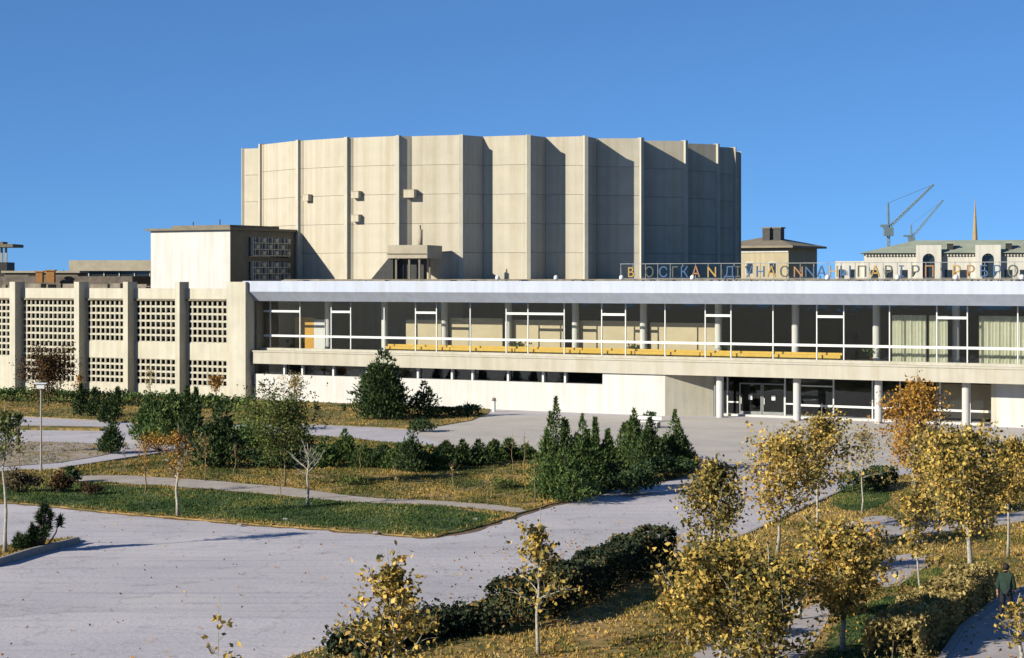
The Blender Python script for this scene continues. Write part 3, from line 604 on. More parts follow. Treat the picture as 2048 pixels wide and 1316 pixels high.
# ------------------------------------------------------------------ rooftop sign
sg = thing('rooftop_sign', 'long row of coloured letters on a thin metal frame along the foyer roof edge', 'sign', (*world(0, 1.4), 10.9), ROT)
def us(px): return uof(px, 1.4)
b = MB(); a, c = us(1240), us(2120)
b.box(a, c, 0.05, 0.09, 1.50, 1.55); b.box(a, c, 0.05, 0.09, 0.30, 0.34)
b.build('frame', 'grey_metal', sg)
u = a
while u < c:
    MB().box(u, u + 0.045, 0.10, 0.14, 0, 1.55).build('post', 'grey_metal', sg)
    if random.random() < 0.5: MB().tube([(u, 0.14, 1.3), (u, 0.9, 0.02)], 0.02, 4).build('brace', 'grey_metal', sg)
    u += 1.15
letters = [(1262, 'B', 'yellow'), (1299, 'О', 'dark'), (1327, 'С', 'blue'), (1350, 'Г', 'dark'), (1369, 'К', 'blue'), (1392, 'А', 'orange'), (1424, 'N', 'yellow'), (1459, 'Д', 'blue'), (1476, 'І', 'dark'), (1498, 'У', 'blue'), (1521, 'Н', 'blue'),
    (1543, 'А', 'yellow'), (1569, 'С', 'dark'), (1597, 'N', 'orange'), (1620, 'N', 'blue'), (1643, 'А', 'blue'), (1667, 'Н', 'yellow'), (1691, 'Ы', 'blue'), (1724, 'П', 'dark'), (1751, 'А', 'yellow'), (1777, 'Р', 'dark'),
    (1803, 'І', 'blue'), (1831, 'Р', 'dark'), (1859, 'П', 'orange'), (1913, 'Р', 'yellow'), (1941, 'Р', 'orange'), (1968, 'Б', 'blue'), (1994, 'Р', 'blue'), (2026, 'О', 'dark'), (2058, 'Л', 'yellow')]
glyph = {}
dg = None
for px, ch, co_ in letters:
    if ch not in glyph:
        cu = bpy.data.curves.new('letter', 'FONT'); cu.body = ch; cu.size = 1.22; cu.extrude = 0.05; cu.offset = -0.004; cu.align_x = 'CENTER'
        to = bpy.data.objects.new('letter_tmp', cu); col.objects.link(to); bpy.context.view_layer.update()
        me = bpy.data.meshes.new_from_object(to.evaluated_get(bpy.context.evaluated_depsgraph_get())); me.name = 'letter'
        bpy.data.objects.remove(to); glyph[ch] = me
    me = glyph[ch].copy(); me.materials.clear(); me.materials.append(MATS['letter_' + co_])
    o = shared('letter', me, sg, (us(px), 0.0, 0.42)); o.rotation_euler = (R(90), 0, 0)
# small white floodlights along the roof edge
fl = [(995, 'beside the tall lit panel of the hall'), (1112, 'before the shaded pleats, left of the sign'), (1243, 'at the left end of the letter sign'), (1385, 'under the early letters of the sign'), (1655, 'under the letters before the dark house'), (1795, 'under the letters before the pale low building'), (1912, 'near the right end of the letters'), (2044, 'at the right picture edge')]
for px, w in fl:
    X, Y = world(uof(px, 0.7), 0.7); t = thing('roof_floodlight', 'small white domed roof lamp ' + w, 'lamp', (X, Y, 10.9), 0, 'small lamps along the foyer roof edge')
    MB().cyl(0, 0, 0, 0.22, 0.05, 8).build('stem', 'grey_metal', t); MB().tube([(0, 0, 0.2), (0, 0, 0.26), (0, 0, 0.45), (0, 0, 0.55), (0, 0, 0.6)], [0.13, 0.19, 0.19, 0.13, 0.03], 12).build('globe', 'lamp_white', t, True)

# ------------------------------------------------------------------ far buildings
def far_box(th, x0, x1, y0, y1, z0, z1, name, mt): return MB().box(x0, x1, y0, y1, z0, z1).build(name, mt, th)
# dark-sided house right of the drum
X, Y, _ = at(1577, 0, 300); hs = thing('town_house', 'beige plaster house with low hipped roof and two dark chimneys, right of the hall', 'house', (X, Y, 0), ROT)
hw, hd, hz = 11.0, 11.0, 16.3
MB().box(-hw, 0, 0, hd, 0, hz).build('wall', 'house_plaster', hs)
MB().box(-hw - 0.5, 0.02, -0.15, 0.0, hz - 1.0, hz - 0.6).build('cornice', 'pale_plaster', hs)
b = MB(); b.v = [(-hw - 1, -1.2, hz), (1.2, -1.2, hz), (1.2, hd + 1, hz), (-hw - 1, hd + 1, hz), (-hw + 4, hd / 2, hz + 1.4), (-4.5, hd / 2, hz + 1.4)]
b.v += [(-hw - 1, -1.2, hz - 0.3), (1.2, -1.2, hz - 0.3), (1.2, hd + 1, hz - 0.3), (-hw - 1, hd + 1, hz - 0.3)]
b.f = [(0, 1, 5, 4), (1, 2, 5), (2, 3, 4, 5), (3, 0, 4), (6, 7, 1, 0), (7, 8, 2, 1), (8, 9, 3, 2), (9, 6, 0, 3), (9, 8, 7, 6)]; rf = b.build('roof', 'brown_roof', hs)
for x, w in ((-5.6, 1.2), (-3.8, 1.2)): MB().box(x, x + w, 3.0, 4.4, hz + 0.3, hz + 2.7).build('chimney', 'dark_metal', rf); MB().box(x - 0.15, x + w + 0.15, 2.85, 4.55, hz + 2.7, hz + 2.9).build('chimney_cap', 'stair_brown', rf)
for x in (-10.0, -7.0, -3.2):
    for z in (12.0, 8.6):
        f_ = MB().box(x, x + 1.3, -0.06, -0.001, z, z + 1.9).build('window', 'pale_plaster', hs); MB().box(x + 0.12, x + 1.18, -0.09, -0.061, z + 0.12, z + 1.78).build('pane', 'window_dark', f_)
# long pale building with arches
X, Y, _ = at(1728, 0, 360); ar = thing('arcaded_building', 'long pale building with green roof and arched bays, behind the letters at right', 'building', (X, Y, 0), R(-12))
aw = 40.0; zE = 16.0
MB().box(0, aw, 0, 12, 0, zE).build('wall', 'pale_plaster', ar)
MB().box(-5.2, 0, 1.5, 10, 0, 14.6).build('side_wing', 'pale_plaster', ar)
b = MB(); b.v = [(-0.8, -0.8, zE), (aw, -0.8, zE), (aw, 12.8, zE), (-0.8, 12.8, zE), (9, 6, zE + 2.4), (aw, 6, zE + 2.4)]; b.f = [(0, 1, 5, 4), (1, 2, 5), (2, 3, 4, 5), (3, 0, 4), (3, 2, 1, 0)]; rf = b.build('roof', 'green_roof', ar)
b = MB(); x = 0.3
while x < aw: b.box(x, x + 0.25, -0.35, -0.001, zE - 0.55, zE - 0.15); x += 0.55
b.build('dentils', 'pale_plaster', ar)
def arch_bay(x0, w, parent):
    h = zE + 1.4; aw2 = w * 0.24; cx = x0 + w / 2; sz = h - 1.5 - aw2
    out_ = [(cx - aw2, 0)] + [(cx - aw2 * math.cos(math.pi * k / 12), sz + aw2 * math.sin(math.pi * k / 12)) for k in range(13)] + [(cx + aw2, 0)]
    b = MB(); n = len(out_)
    for y in (-1.1, -0.001):
        b.v += [(x, y, z) for x, z in out_]
    for i in range(n - 1): b.f.append((i, i + 1, n + i + 1, n + i))
    # face around the opening
    top = [(x0, 0)] + [(x0 + w * k / 12 if True else 0, h) for k in range(13)] + [(x0 + w, 0)]
    k0 = len(b.v); b.v += [(x, -1.1, z) for x, z in top]
    for i in range(n - 1): b.f.append((k0 + i, k0 + i + 1, i + 1, i))
    k1 = len(b.v); b.v += [(x, -0.001, z) for x, z in top]
    for i in range(n - 1): b.f.append((k0 + i, k1 + i, k1 + i + 1, k0 + i + 1))
    pr_ = b.build('arched_bay', 'pale_plaster', parent)
    MB().box(cx - aw2, cx + aw2, -0.05, -0.002, 0, sz + aw2).build('window', 'window_dark', pr_)
for x0 in (9.2, 19.5, 31.5): arch_bay(x0, 4.4, ar)
x = 1.2
while x < aw - 1.5:
    if not any(q - 1.5 < x < q + 3.8 for q in (9.4, 20.0, 32.0)):
        f_ = MB().box(x, x + 1.3, -0.05, -0.001, 11.0, 13.0).build('window', 'dark_metal', ar); MB().box(x + 0.12, x + 1.18, -0.08, -0.051, 11.12, 12.88).build('pane', 'window_dark', f_)
    x += 2.6
for x in (14.6, 24.8, 28.0): MB().box(x, x + 1.1, 0.8, 2.0, zE + 0.3, zE + 1.7).build('dormer', 'dark_metal', rf); MB().box(x - 0.2, x + 1.3, 0.6, 2.2, zE + 1.7, zE + 1.9).build('dormer_roof', 'green_roof', rf)
for x in (-4.6, -2.6): MB().box(x, x + 1.0, 1.44, 1.499, 11.3, 13.1).build('window', 'window_dark', ar)
# spire
X, Y, _ = at(1950, 0, 620); sp = thing('church_spire', 'thin pointed golden spire standing above the pale arcaded building', 'spire', (X, Y, 0))
MB().tube([(0, 0, 0), (0, 0, 22)], [1.6, 1.4], 8).build('shaft', 'pale_plaster', sp)
MB().tube([(0, 0, 21), (0, 0, 26), (0, 0, 33), (0, 0, 36.6)], [0.95, 0.7, 0.28, 0.05], 8).build('spire_point', 'spire_gold', sp)
# cranes
def crane(px, Y, mast_top, jib_end, pivot, cab, lb, th):
    X = (px - CX) / F * Y; z = lambda py: CH - (py - HY) * Y / F; xr = lambda p: (p - px) * Y / F
    t = thing('tower_crane', lb, 'crane', (X, Y, 0), 0, 'tower cranes on the skyline')
    w = 0.8 * Y / 800
    def lattice(p, q, w, nm, kk):
        b = MB(); p, q = Vector(p), Vector(q); d = (q - p).normalized(); a = d.cross(Vector((0, 1, 0))).normalized() * w / 2; c = Vector((0, w / 2, 0))
        for sx, sy in ((1, 1), (1, -1), (-1, 1), (-1, -1)): b.tube([p + a * sx + c * sy, q + a * sx * 0.6 + c * sy * 0.6], th, 4)
        n = int((q - p).length / (w * 1.3))
        for i in range(n):
            e0, e1 = p.lerp(q, i / n), p.lerp(q, (i + 1) / n); s_ = 1 if i % 2 else -1
            for sy in (1, -1): b.tube([e0 + a * s_ * 0.8 + c * sy * 0.8, e1 - a * s_ * 0.8 + c * sy * 0.8], th * 0.7, 4)
        return b.build(nm, 'crane_steel', t)
    lattice((0, 0, 0), (0, 0, z(mast_top)), w * 1.5, 'mast', 0)
    lattice((xr(pivot[0]), 0, z(pivot[1])), (xr(jib_end[0]), 0, z(jib_end[1])), w, 'jib', 0)
    lattice((0, 0, z(mast_top)), (xr(cab[0]), 0, z(cab[1])), w * 0.7, 'apex_frame', 0)
    MB().box(-1.6, 1.6, -1.2, 1.2, z(pivot[1]) - 3.5, z(pivot[1]) - 0.5).build('cab', 'crane_steel', t)
    MB().box(xr(px - 16), 0, -0.8, 0.8, z(pivot[1]) - 0.4, z(pivot[1]) + 0.5).build('counterweight_arm', 'crane_steel', t)
    MB().tube([(xr(cab[0]), 0, z(cab[1])), (xr(jib_end[0]), 0, z(jib_end[1]))], th * 0.5, 4).build('stay', 'crane_steel', t)
crane(1777, 700, 448, (1867, 369), (1781, 452), (1776, 406), 'larger tower crane with long raised jib, left of the spire', 0.16)
crane(1823, 1000, 476, (1886, 400), (1826, 472), (1822, 450), 'smaller fainter tower crane between the large crane and the spire', 0.14)
# left skyline: low building with window strip, pavilion, chimneys
X, Y, _ = at(300, 0, 255); lb_ = thing('low_rooftop_building', 'long low grey building with a dark window strip, left of the white roof block', 'building', (X, Y, 0), R(-6))
MB().box(-10.3, 0, 0, 6, 0, 11.6).build('wall', 'roof_gravel', lb_); MB().box(-10.5, 0.2, -0.4, 6.2, 12.3, 13.65).build('parapet', 'hood_concrete', lb_)
MB().box(-10.2, 0, 0.2, 6, 11.6, 12.3).build('window_strip', 'window_dark', lb_)
for k in range(6): MB().box(-10.1 + k * 2.0, -10.0 + k * 2.0, 0.05, 0.19, 11.6, 12.3).build('window_post', 'pale_plaster', lb_)
MB().box(0.21, 2.3, 0.5, 7, 0, 13.6).build('shaded_end', 'dark_metal', lb_)  # dark colour stands in for shade on the building's end face
X, Y, _ = at(0, 0, 320); pv = thing('rooftop_pavilion', 'open pavilion with flat overhanging roof and dark base at the left edge', 'pavilion', (X, Y, 0))
MB().box(-6, 1.1, 0, 5, 0, 14.0).build('base', 'dark_metal', pv); MB().box(-7, 2.3, -1, 6, 16.4, 16.9).build('roof', 'stair_brown', pv); MB().box(-5.0, 0.2, 1, 4, 16.9, 17.3).build('roof_cap', 'stair_brown', pv)
for x in (-4.6, -3.0, -1.4, 0.2, 0.9): MB().box(x - 0.16, x + 0.16, 0.1, 0.42, 14.0, 16.4).build('column', 'hood_concrete', pv)
for px, w, h, lb in ((78, 0.75, 1.2, 'shorter orange brick chimney among dark roofs at the left'), (100, 0.95, 1.35, 'taller orange brick chimney among dark roofs at the left')):
    X, Y, _ = at(px, 0, 232); t = thing('chimney', lb, 'chimney', (X, Y, 10.8)); MB().box(-w / 2, w / 2, 0, 0.8, 0, h).build('stack', 'brick_orange', t); MB().box(-w / 2 - 0.12, w / 2 + 0.12, -0.1, 0.9, h, h + 0.15).build('cap', 'brick_orange', t)
X, Y, _ = at(90, 0, 245); t = thing('roof_shed', 'dark low sheds crowded on the roofs at the left', 'shed', (X, Y, 0)); MB().box(-5, 4, 0, 5, 0, 12.0).build('wall', 'stair_brown', t); MB().box(-5.3, 4.3, -0.3, 5.3, 12.0, 12.25).build('roof', 'hood_concrete', t)
MB().box(-2.0, -0.5, -0.05, 0, 11.3, 11.9).build('hatch', 'dark_metal', t)
# far wood along the horizon
n = 26000; X = rng.uniform(-330, 330, n); Yt = rng.uniform(430, 520, n)
hgt = 10.0 + 2.2 * np.sin(X * 0.05) + 1.4 * np.sin(X * 0.17 + 2) + 0.8 * np.sin(X * 0.41)
Z = rng.random(n) ** 0.5 * hgt; V, Fc = leaf_cards(np.stack([X, Yt, Z], 1), 2.2); o = np_obj('far_wood', V, Fc, 'needle_dark', None, np.repeat(rng.random(n), 2)); o['kind'] = 'stuff'

# ------------------------------------------------------------------ vegetation
def limb_pts(p, d, ln, k=4, bend=0.12):
    P = [Vector(p)]; d = Vector(d).normalized()
    for i in range(k):
        d = (d + Vector((random.gauss(0, bend), random.gauss(0, bend), random.gauss(0.03, bend)))).normalized(); P.append(P[-1] + d * ln / k)
    return P
def broad_tree(X, Y, h, c0, cw, label, cat='tree', group=None, leaf='leaf_yellow', nl=900, ls=0.2, bark='bark_pale', lean=(0, 0), tr=0.07, nlimb=16, peak=0.35, leafobj=0, spread=0.13, name='broadleaf_tree', z=0.06):
    """c0 = height where the crown starts, cw = crown width"""
    if nl > 200 and not leafobj: nl = int(nl * 1.75)
    if group == GY and not leafobj: cw *= 1.06
    ls *= 0.95
    t = thing(name, label, cat, (X, Y, z), 0, group)
    top = Vector((lean[0], lean[1], h * 0.96)); trunk = [Vector((0, 0, -0.05))]
    for i in range(1, 8):
        f = i / 7; trunk.append(Vector((lean[0] * f ** 1.3 + random.gauss(0, 0.03), lean[1] * f + random.gauss(0, 0.03), h * 0.96 * f)))
    MB().tube(trunk, [tr * (1 - 0.85 * (i / 7)) + (0.3 * tr if i == 0 else 0) for i in range(8)], 7).build('trunk', bark, t, True)
    def tp(z_):
        f = max(0, min(0.999, z_ / (h * 0.96))) * 7; i = int(f); return trunk[i].lerp(trunk[i + 1], f - i)
    def rad(f):   # f 0..1 through the crown, peak = height of widest part
        return cw / 2 * (math.sin(min(1, f / peak) * math.pi / 2) ** 0.7 if f < peak else max(0.06, (1 - (f - peak) / (1 - peak)) ** 0.75))
    br = MB(); pts_ = []; az = random.random() * 6.28
    for i in range(nlimb):
        f = (i + 0.5) / nlimb * 0.92; rr = rad(min(1, f + 0.12)) * random.uniform(0.75, 1.12); az += 2.4 + random.gauss(0, 0.3)
        z0 = c0 + (h - c0) * f * 0.86 - 0.05 * h; el = random.uniform(0.35, 0.8) + f * 0.4
        d = Vector((math.cos(az) * math.cos(el), math.sin(az) * math.cos(el), math.sin(el))); ln = rr / max(0.35, math.cos(el))
        P = limb_pts(tp(z0), d, ln); br.tube(P, [tr * 0.38 * (1 - f * 0.5), tr * 0.3, tr * 0.22, tr * 0.15, tr * 0.07], 4)
        for j in range(1, 5):
            for q in range(3):
                d2 = (P[j] - P[j - 1]).normalized() + Vector((random.gauss(0, .7), random.gauss(0, .7), random.gauss(0.1, .5)))
                P2 = limb_pts(P[j - 1].lerp(P[j], random.random()), d2, ln * random.uniform(0.18, 0.42), 2, 0.2); br.tube(P2, [tr * 0.12, tr * 0.09, tr * 0.04], 3)
                pts_ += [P2[1], P2[2], P2[2], P[j]]
    br.build('branches', bark, t)
    if nl <= 0: return t
    C = np.array([tuple(p) for p in pts_]); idx = rng.integers(0, len(C), nl); P = C[idx] + rng.normal(size=(nl, 3)) * spread * max(0.6, cw / 2)
    if not leafobj and ls > 0.1: P = np.repeat(P, 2, 0) + rng.normal(size=(nl * 2, 3)) * ls * 0.45; idx = np.repeat(idx, 2); nl *= 2; ls *= 0.8
    base = rng.random(len(C)); var = np.clip(base[idx] * 0.6 + rng.random(nl) * 0.55 - 0.08 + random.uniform(-0.16, 0.10), 0, 1)
    if leafobj:
        k = min(leafobj, nl); ms = []
        for j in range(6):
            V, Fc = leaf_cards(np.zeros((1, 3)), ls); m = bpy.data.meshes.new('leaf'); m.from_pydata([tuple(v) for v in V], [], [tuple(int(q) for q in f) for f in Fc]); m.materials.append(MATS[leaf])
            a = m.attributes.new('var', 'FLOAT', 'FACE'); a.data.foreach_set('value', [j / 5.0] * 2); ms.append(m)
        for i in range(k):
            o = shared('leaf', ms[min(5, int(var[i] * 6))], t, tuple(P[i])); o.rotation_euler = tuple(rng.uniform(0, 6.28, 3)); 
        P, var, nl = P[k:], var[k:], nl - k
    if nl > 0:
        V, Fc = leaf_cards(P, ls); o = np_obj('crown', V, Fc, leaf, t, np.repeat(var, 2))
        if leafobj: o['kind'] = 'stuff'
    return t
def px_tree(px, base, top, c0, wpx, label, leanpx=0, **k):
    X, Y = g(px, base, 0.06); s = Y / F
    return broad_tree(X, Y, (base - top) * s, (base - c0) * s, wpx * s, label, lean=(leanpx * s, 0), **k)
def evergreen(px, base, top, wpx, label, spires=5, n=2600, leaf='needle_green', name='evergreen_shrub', cat='evergreen', group=None, bl=0.22, narrow=1.0, z=0.06, flat=0.0, blunt=0.8):
    """cluster of upright foliage spires"""
    X, Y = g(px, base, z); s = Y / F; h = (base - top) * s; w = wpx * s
    t = thing(name, label, cat, (X, Y, z), 0, group); br = MB(); Ps, Ds, Vs = [], [], []
    for i in range(spires):
        if i == 0: ox = oy = 0; hh = h
        else:
            a = i * 2.4 + random.random(); r = w / 2 * random.uniform(0.25, 0.72); ox, oy = r * math.cos(a), r * math.sin(a); hh = h * random.uniform(0.55, 0.93) * (1 - 0.25 * r / (w / 2))
        ww = (w * 0.68 if spires > 1 else w) * narrow
        m = n // spires; f = rng.random(m) ** 0.8; prof = np.where(f < 0.3, 0.7 + 1.0 * f, 1.0 * np.maximum(0.02, (1 - (f - 0.3) / 0.7)) ** blunt)
        a = rng.uniform(0, 2 * np.pi, m); lump = (1 + 0.30 * np.sin(a * 3 + f * 17 + i * 1.7) + 0.22 * np.sin(a * 5 - f * 29 + i) + 0.15 * np.sin(f * 60 + i)) * rng.normal(1, 0.10, m)
        r = ww / 2 * prof * lump * (0.35 + 0.65 * rng.random(m) ** 0.4)
        P = np.stack([ox * (1 - 0.2 * f) + r * np.cos(a), oy + r * np.sin(a), f * hh * 0.97 + 0.03], 1)
        D = np.stack([np.cos(a) * 0.8, np.sin(a) * 0.8, np.full(m, 1.0 - flat)], 1) + rng.normal(size=(m, 3)) * 0.35
        Ps.append(P); Ds.append(D); Vs.append(np.clip(0.5 + 0.25 * np.sin(a * 2 + f * 11) + rng.normal(size=m) * 0.22, 0, 1))
        br.tube([(ox * 0.3, oy * 0.3, -0.03), (ox, oy, hh * 0.4), (ox * 0.8, oy, hh * 0.93)], [0.06, 0.04, 0.01], 5)
    br.build('stem', 'bark_brown', t)
    P, D, Vv = map(np.concatenate, (Ps, Ds, Vs)); V, Fc = blades(P, D, bl, bl * 0.55); np_obj('foliage', V, Fc, leaf, t, Vv); return t
def shrub(px, base, top, wpx, label, n=1400, leaf='leaf_olive', ls=0.13, name='shrub', cat='shrub', group=None, z=0.06, depth=None, sparse=0.5):
    X, Y = g(px, base, z); s = Y / F; h = (base - top) * s; w = wpx * s; dp = depth or w
    t = thing(name, label, cat, (X, Y, z), 0, group); br = MB(); K = 16
    cs = []
    for i in range(K):
        a = random.random() * 6.28; r = random.random() ** 0.5; c = Vector((math.cos(a) * r * w * 0.36, math.sin(a) * r * dp * 0.36, h * random.uniform(0.3, 0.88) * (1 - 0.3 * r * r)))
        cs.append(c); br.tube([(c.x * 0.2, c.y * 0.2, -0.02), (c.x * 0.6, c.y * 0.6, c.z * 0.5), tuple(c)], [0.03, 0.02, 0.008], 4)
    br.build('stems', 'bark_brown', t)
    C = np.array([tuple(c) for c in cs]); idx = rng.integers(0, K, n); q = unit(rng.normal(size=(n, 3))) * (rng.random((n, 1)) ** 0.45)
    P = C[idx] + q * np.array([w * 0.22, dp * 0.22, h * 0.24]); P[:, 2] = np.clip(P[:, 2], 0.02, None)
    var = np.clip(rng.random(K)[idx] * 0.5 + rng.random(n) * 0.55, 0, 1)
    V, Fc = leaf_cards(P, ls); np_obj('foliage', V, Fc, leaf, t, np.repeat(var, 2)); return t
def hedge(pp, w, h, label, n, leaf, z=0.08, ls=0.12, cat='hedge', name='hedge', rough=0.12, group=None):
    pp = [Vector(p) for p in pp]; o0 = pp[0]; t = thing(name, label, cat, (o0.x, o0.y, z), 0, group)
    seg = [(a - o0, c - o0) for a, c in zip(pp, pp[1:])]; ln = np.array([(c - a).length for a, c in seg]); idx = rng.choice(len(seg), n, p=ln / ln.sum())
    A = np.array([tuple(a) for a, c in seg])[idx]; C = np.array([tuple(c) for a, c in seg])[idx]; f = rng.random((n, 1)); P2 = A + (C - A) * f; d = unit(C - A); nn = np.stack([-d[:, 1], d[:, 0]], 1)
    along = (np.cumsum(ln) - ln)[idx] + f[:, 0] * ln[idx]; hh = h * (1 + 0.08 * np.sin(along * 1.7) + 0.05 * np.sin(along * 4.3))
    side = rng.uniform(-1, 1, n); zz = rng.random(n) ** 0.6; sf = rng.random(n)
    side = np.where(sf < 0.45, np.sign(side) * (1 - 0.25 * zz ** 6), side); zz = np.where((sf >= 0.45) & (sf < 0.8), 1.0 - 0.12 * side ** 4, zz)
    P = np.concatenate([P2 + nn * (side * w / 2)[:, None], (zz * hh)[:, None]], 1) + rng.normal(size=(n, 3)) * rough * 0.5; P[:, 2] = np.clip(P[:, 2], 0.01, None)
    V, Fc = leaf_cards(P, ls); np_obj('foliage', V, Fc, leaf, t, np.repeat(np.clip(0.45 + 0.2 * np.sin(along * 2.2) + rng.normal(size=n) * 0.28, 0, 1), 2))
    b = MB()
    for a, c in seg:
        k = max(1, int((c - a).length / 0.6))
        for i in range(k):
            p = a.lerp(c, (i + 0.5) / k); b.tube([(p.x, p.y, -0.03), (p.x + 0.05, p.y, h * 0.75)], [0.03, 0.012], 4)
    b.build('stems', 'bark_brown', t)['kind'] = 'stuff'; return t

GY = 'young yellowing plane trees of the right-hand garden'
# foreground and right-hand yellow trees
px_tree(1077, 1312, 1003, 1212, 150, 'young yellow tree on a thin pale trunk, in front of the dark hedge end', group=GY, nl=800, ls=0.15, leafobj=290, nlimb=14, peak=0.3, tr=0.06, spread=0.1)
px_tree(795, 1400, 1082, 1335, 210, 'pointed yellow tree cut by the bottom edge, left of the dark hedge', group=GY, nl=1500, ls=0.15, leafobj=290, nlimb=16, peak=0.2, tr=0.06, spread=0.1, leanpx=-20)
px_tree(435, 1480, 1178, 1400, 150, 'sparse treetop of a few leaves over the open road at the bottom edge', group=GY, nl=46, ls=0.16, leafobj=46, nlimb=6, peak=0.3, tr=0.025, spread=0.06)
px_tree(1555, 1106, 838, 1035, 170, 'full yellow tree with curved pale trunk, before the entrance doors', group=GY, nl=1500, ls=0.17, tr=0.075, leanpx=20, nlimb=20)
px_tree(1633, 1062, 796, 975, 130, 'yellow-green tree with crown up to the entrance columns, right of the doors', group=GY, nl=1100, ls=0.17, leanpx=12, nlimb=18)
px_tree(1724, 1026, 838, 950, 110, 'thin airy tree with pale straight trunk, before the beige forecourt', group=GY, nl=240, ls=0.14, tr=0.05, leaf='leaf_ochre')
px_tree(1430, 1165, 880, 1085, 140, 'narrow dense yellow tree at the road corner, leftmost of the middle garden trees', group=GY, nl=1100, ls=0.17, nlimb=20, peak=0.25)
px_tree(1440, 1345, 1050, 1290, 220, 'broad yellow tree spreading along the bottom edge, left of the garden path', group=GY, nl=1700, ls=0.18, nlimb=24, peak=0.4)
px_tree(1535, 1390, 1075, 1330, 170, 'yellow tree at the bottom edge between the spreading tree and the round one', group=GY, nl=900, ls=0.17, nlimb=18)
px_tree(1685, 1306, 1030, 1225, 180, 'round bright yellow tree on a white trunk at the bottom, right of the path', group=GY, nl=1700, ls=0.17, nlimb=24, peak=0.42, tr=0.08)
px_tree(1840, 1234, 948, 1105, 120, 'thin-trunked tree with sparse yellow crown, over the small green lawn', group=GY, nl=420, ls=0.16, tr=0.05, leanpx=-10)
px_tree(1942, 1168, 826, 1055, 190, 'largest yellow tree with leaning white trunk, at the right side', group=GY, nl=2300, ls=0.18, tr=0.11, leanpx=-22, nlimb=26, peak=0.4)
px_tree(2016, 1114, 850, 1005, 110, 'yellow-olive tree with thin white trunk by the right picture edge', group=GY, nl=1000, ls=0.17, tr=0.06)
px_tree(1826, 990, 722, 940, 150, 'tall rust-orange tree with pointed top, rising over the balcony band', group=GY, leaf='leaf_orange', nl=2000, ls=0.17, nlimb=26, peak=0.3, tr=0.09, leanpx=10)
px_tree(1875, 1030, 850, 960, 130, 'olive-yellow tree between the orange tree and the largest tree', group=GY, nl=1100, ls=0.17)
px_tree(2062, 1080, 870, 990, 120, 'yellow tree half cut by the right picture edge', group=GY, nl=1000, ls=0.17)
px_tree(1600, 1240, 1110, 1190, 100, 'low yellow bushy tree between the road corner and the garden path', group=GY, nl=600, ls=0.16, nlimb=12)
px_tree(2040, 1330, 1180, 1290, 90, 'low sparse yellow tree in the bottom right corner, before the walking person', group=GY, nl=150, ls=0.16, nlimb=8)
px_tree(1380, 1290, 1150, 1260, 120, 'low yellow bush-like tree where the dry grass meets the bottom trees', group=GY, nl=600, ls=0.16, nlimb=12)
# left and middle trees
px_tree(10, 1108, 800, 905, 90, 'tall thin tree with pale trunk and greyish crown at the left edge', leaf='leaf_olive', nl=260, ls=0.16, tr=0.08)
px_tree(356, 1032, 842, 950, 80, 'small orange-leaved tree with pale trunk on the front lawn', leaf='leaf_orange', nl=300, ls=0.13, tr=0.08, nlimb=14)
px_tree(616, 1013, 880, 945, 85, 'bare pale tree with forked rising branches on the front lawn', nl=0, tr=0.08, nlimb=12)
px_tree(290, 988, 868, 940, 66, 'slim sparse orange-brown sapling left of the orange tree', leaf='leaf_orange', nl=130, ls=0.12, tr=0.045, bark='bark_ochre', nlimb=10)
px_tree(410, 962, 860, 915, 50, 'thin nearly bare sapling behind the orange tree', leaf='leaf_ochre', nl=60, ls=0.11, tr=0.035, bark='bark_ochre', nlimb=8)
px_tree(570, 972, 798, 905, 150, 'leafy olive-green tree with thin trunk and wide crown, before the road to the wing', leaf='leaf_olive', nl=2300, ls=0.15, tr=0.05, bark='bark_ochre', peak=0.45, nlimb=20)
px_tree(1025, 948, 862, 900, 24, 'leftmost of three bare saplings near the upright evergreens', leaf='leaf_ochre', nl=20, ls=0.1, tr=0.03, bark='bark_ochre', nlimb=5)
px_tree(1048, 952, 858, 905, 26, 'middle one of three bare saplings near the upright evergreens', leaf='leaf_ochre', nl=24, ls=0.1, tr=0.03, bark='bark_ochre', nlimb=5)
px_tree(1070, 1005, 900, 960, 24, 'nearest and rightmost of three bare saplings near the upright evergreens', leaf='leaf_ochre', nl=16, ls=0.1, tr=0.03, bark='bark_ochre', nlimb=5)
px_tree(720, 940, 868, 910, 40, 'thin sapling with few leaves at the low evergreen row', leaf='leaf_olive', nl=40, ls=0.11, tr=0.03, bark='bark_ochre', nlimb=6)
px_tree(96, 812, 712, 785, 116, 'dark maroon-leaved tree in front of the wide lattice bay', leaf='leaf_maroon', nl=1900, ls=0.2, bark='bark_brown', nlimb=22, peak=0.5)
px_tree(158, 814, 735, 790, 30, 'small reddish tree against a wing pillar', leaf='leaf_orange', nl=160, ls=0.16, bark='bark_brown', nlimb=8)
px_tree(432, 810, 748, 782, 40, 'small bright orange tree before the last lower lattice screen', leaf='leaf_orange', nl=300, ls=0.15, bark='bark_ochre', nlimb=10)
px_tree(588, 815, 745, 800, 66, 'sparse ochre tree against the white lower wall', leaf='leaf_ochre', nl=260, ls=0.16, bark='bark_ochre', nlimb=12)
px_tree(300, 812, 720, 780, 40, 'wispy brownish tree before the lower lattice screens', leaf='leaf_ochre', nl=70, ls=0.14, bark='bark_ochre', nlimb=9)
GS = 'thin bare saplings scattered over the lawns'
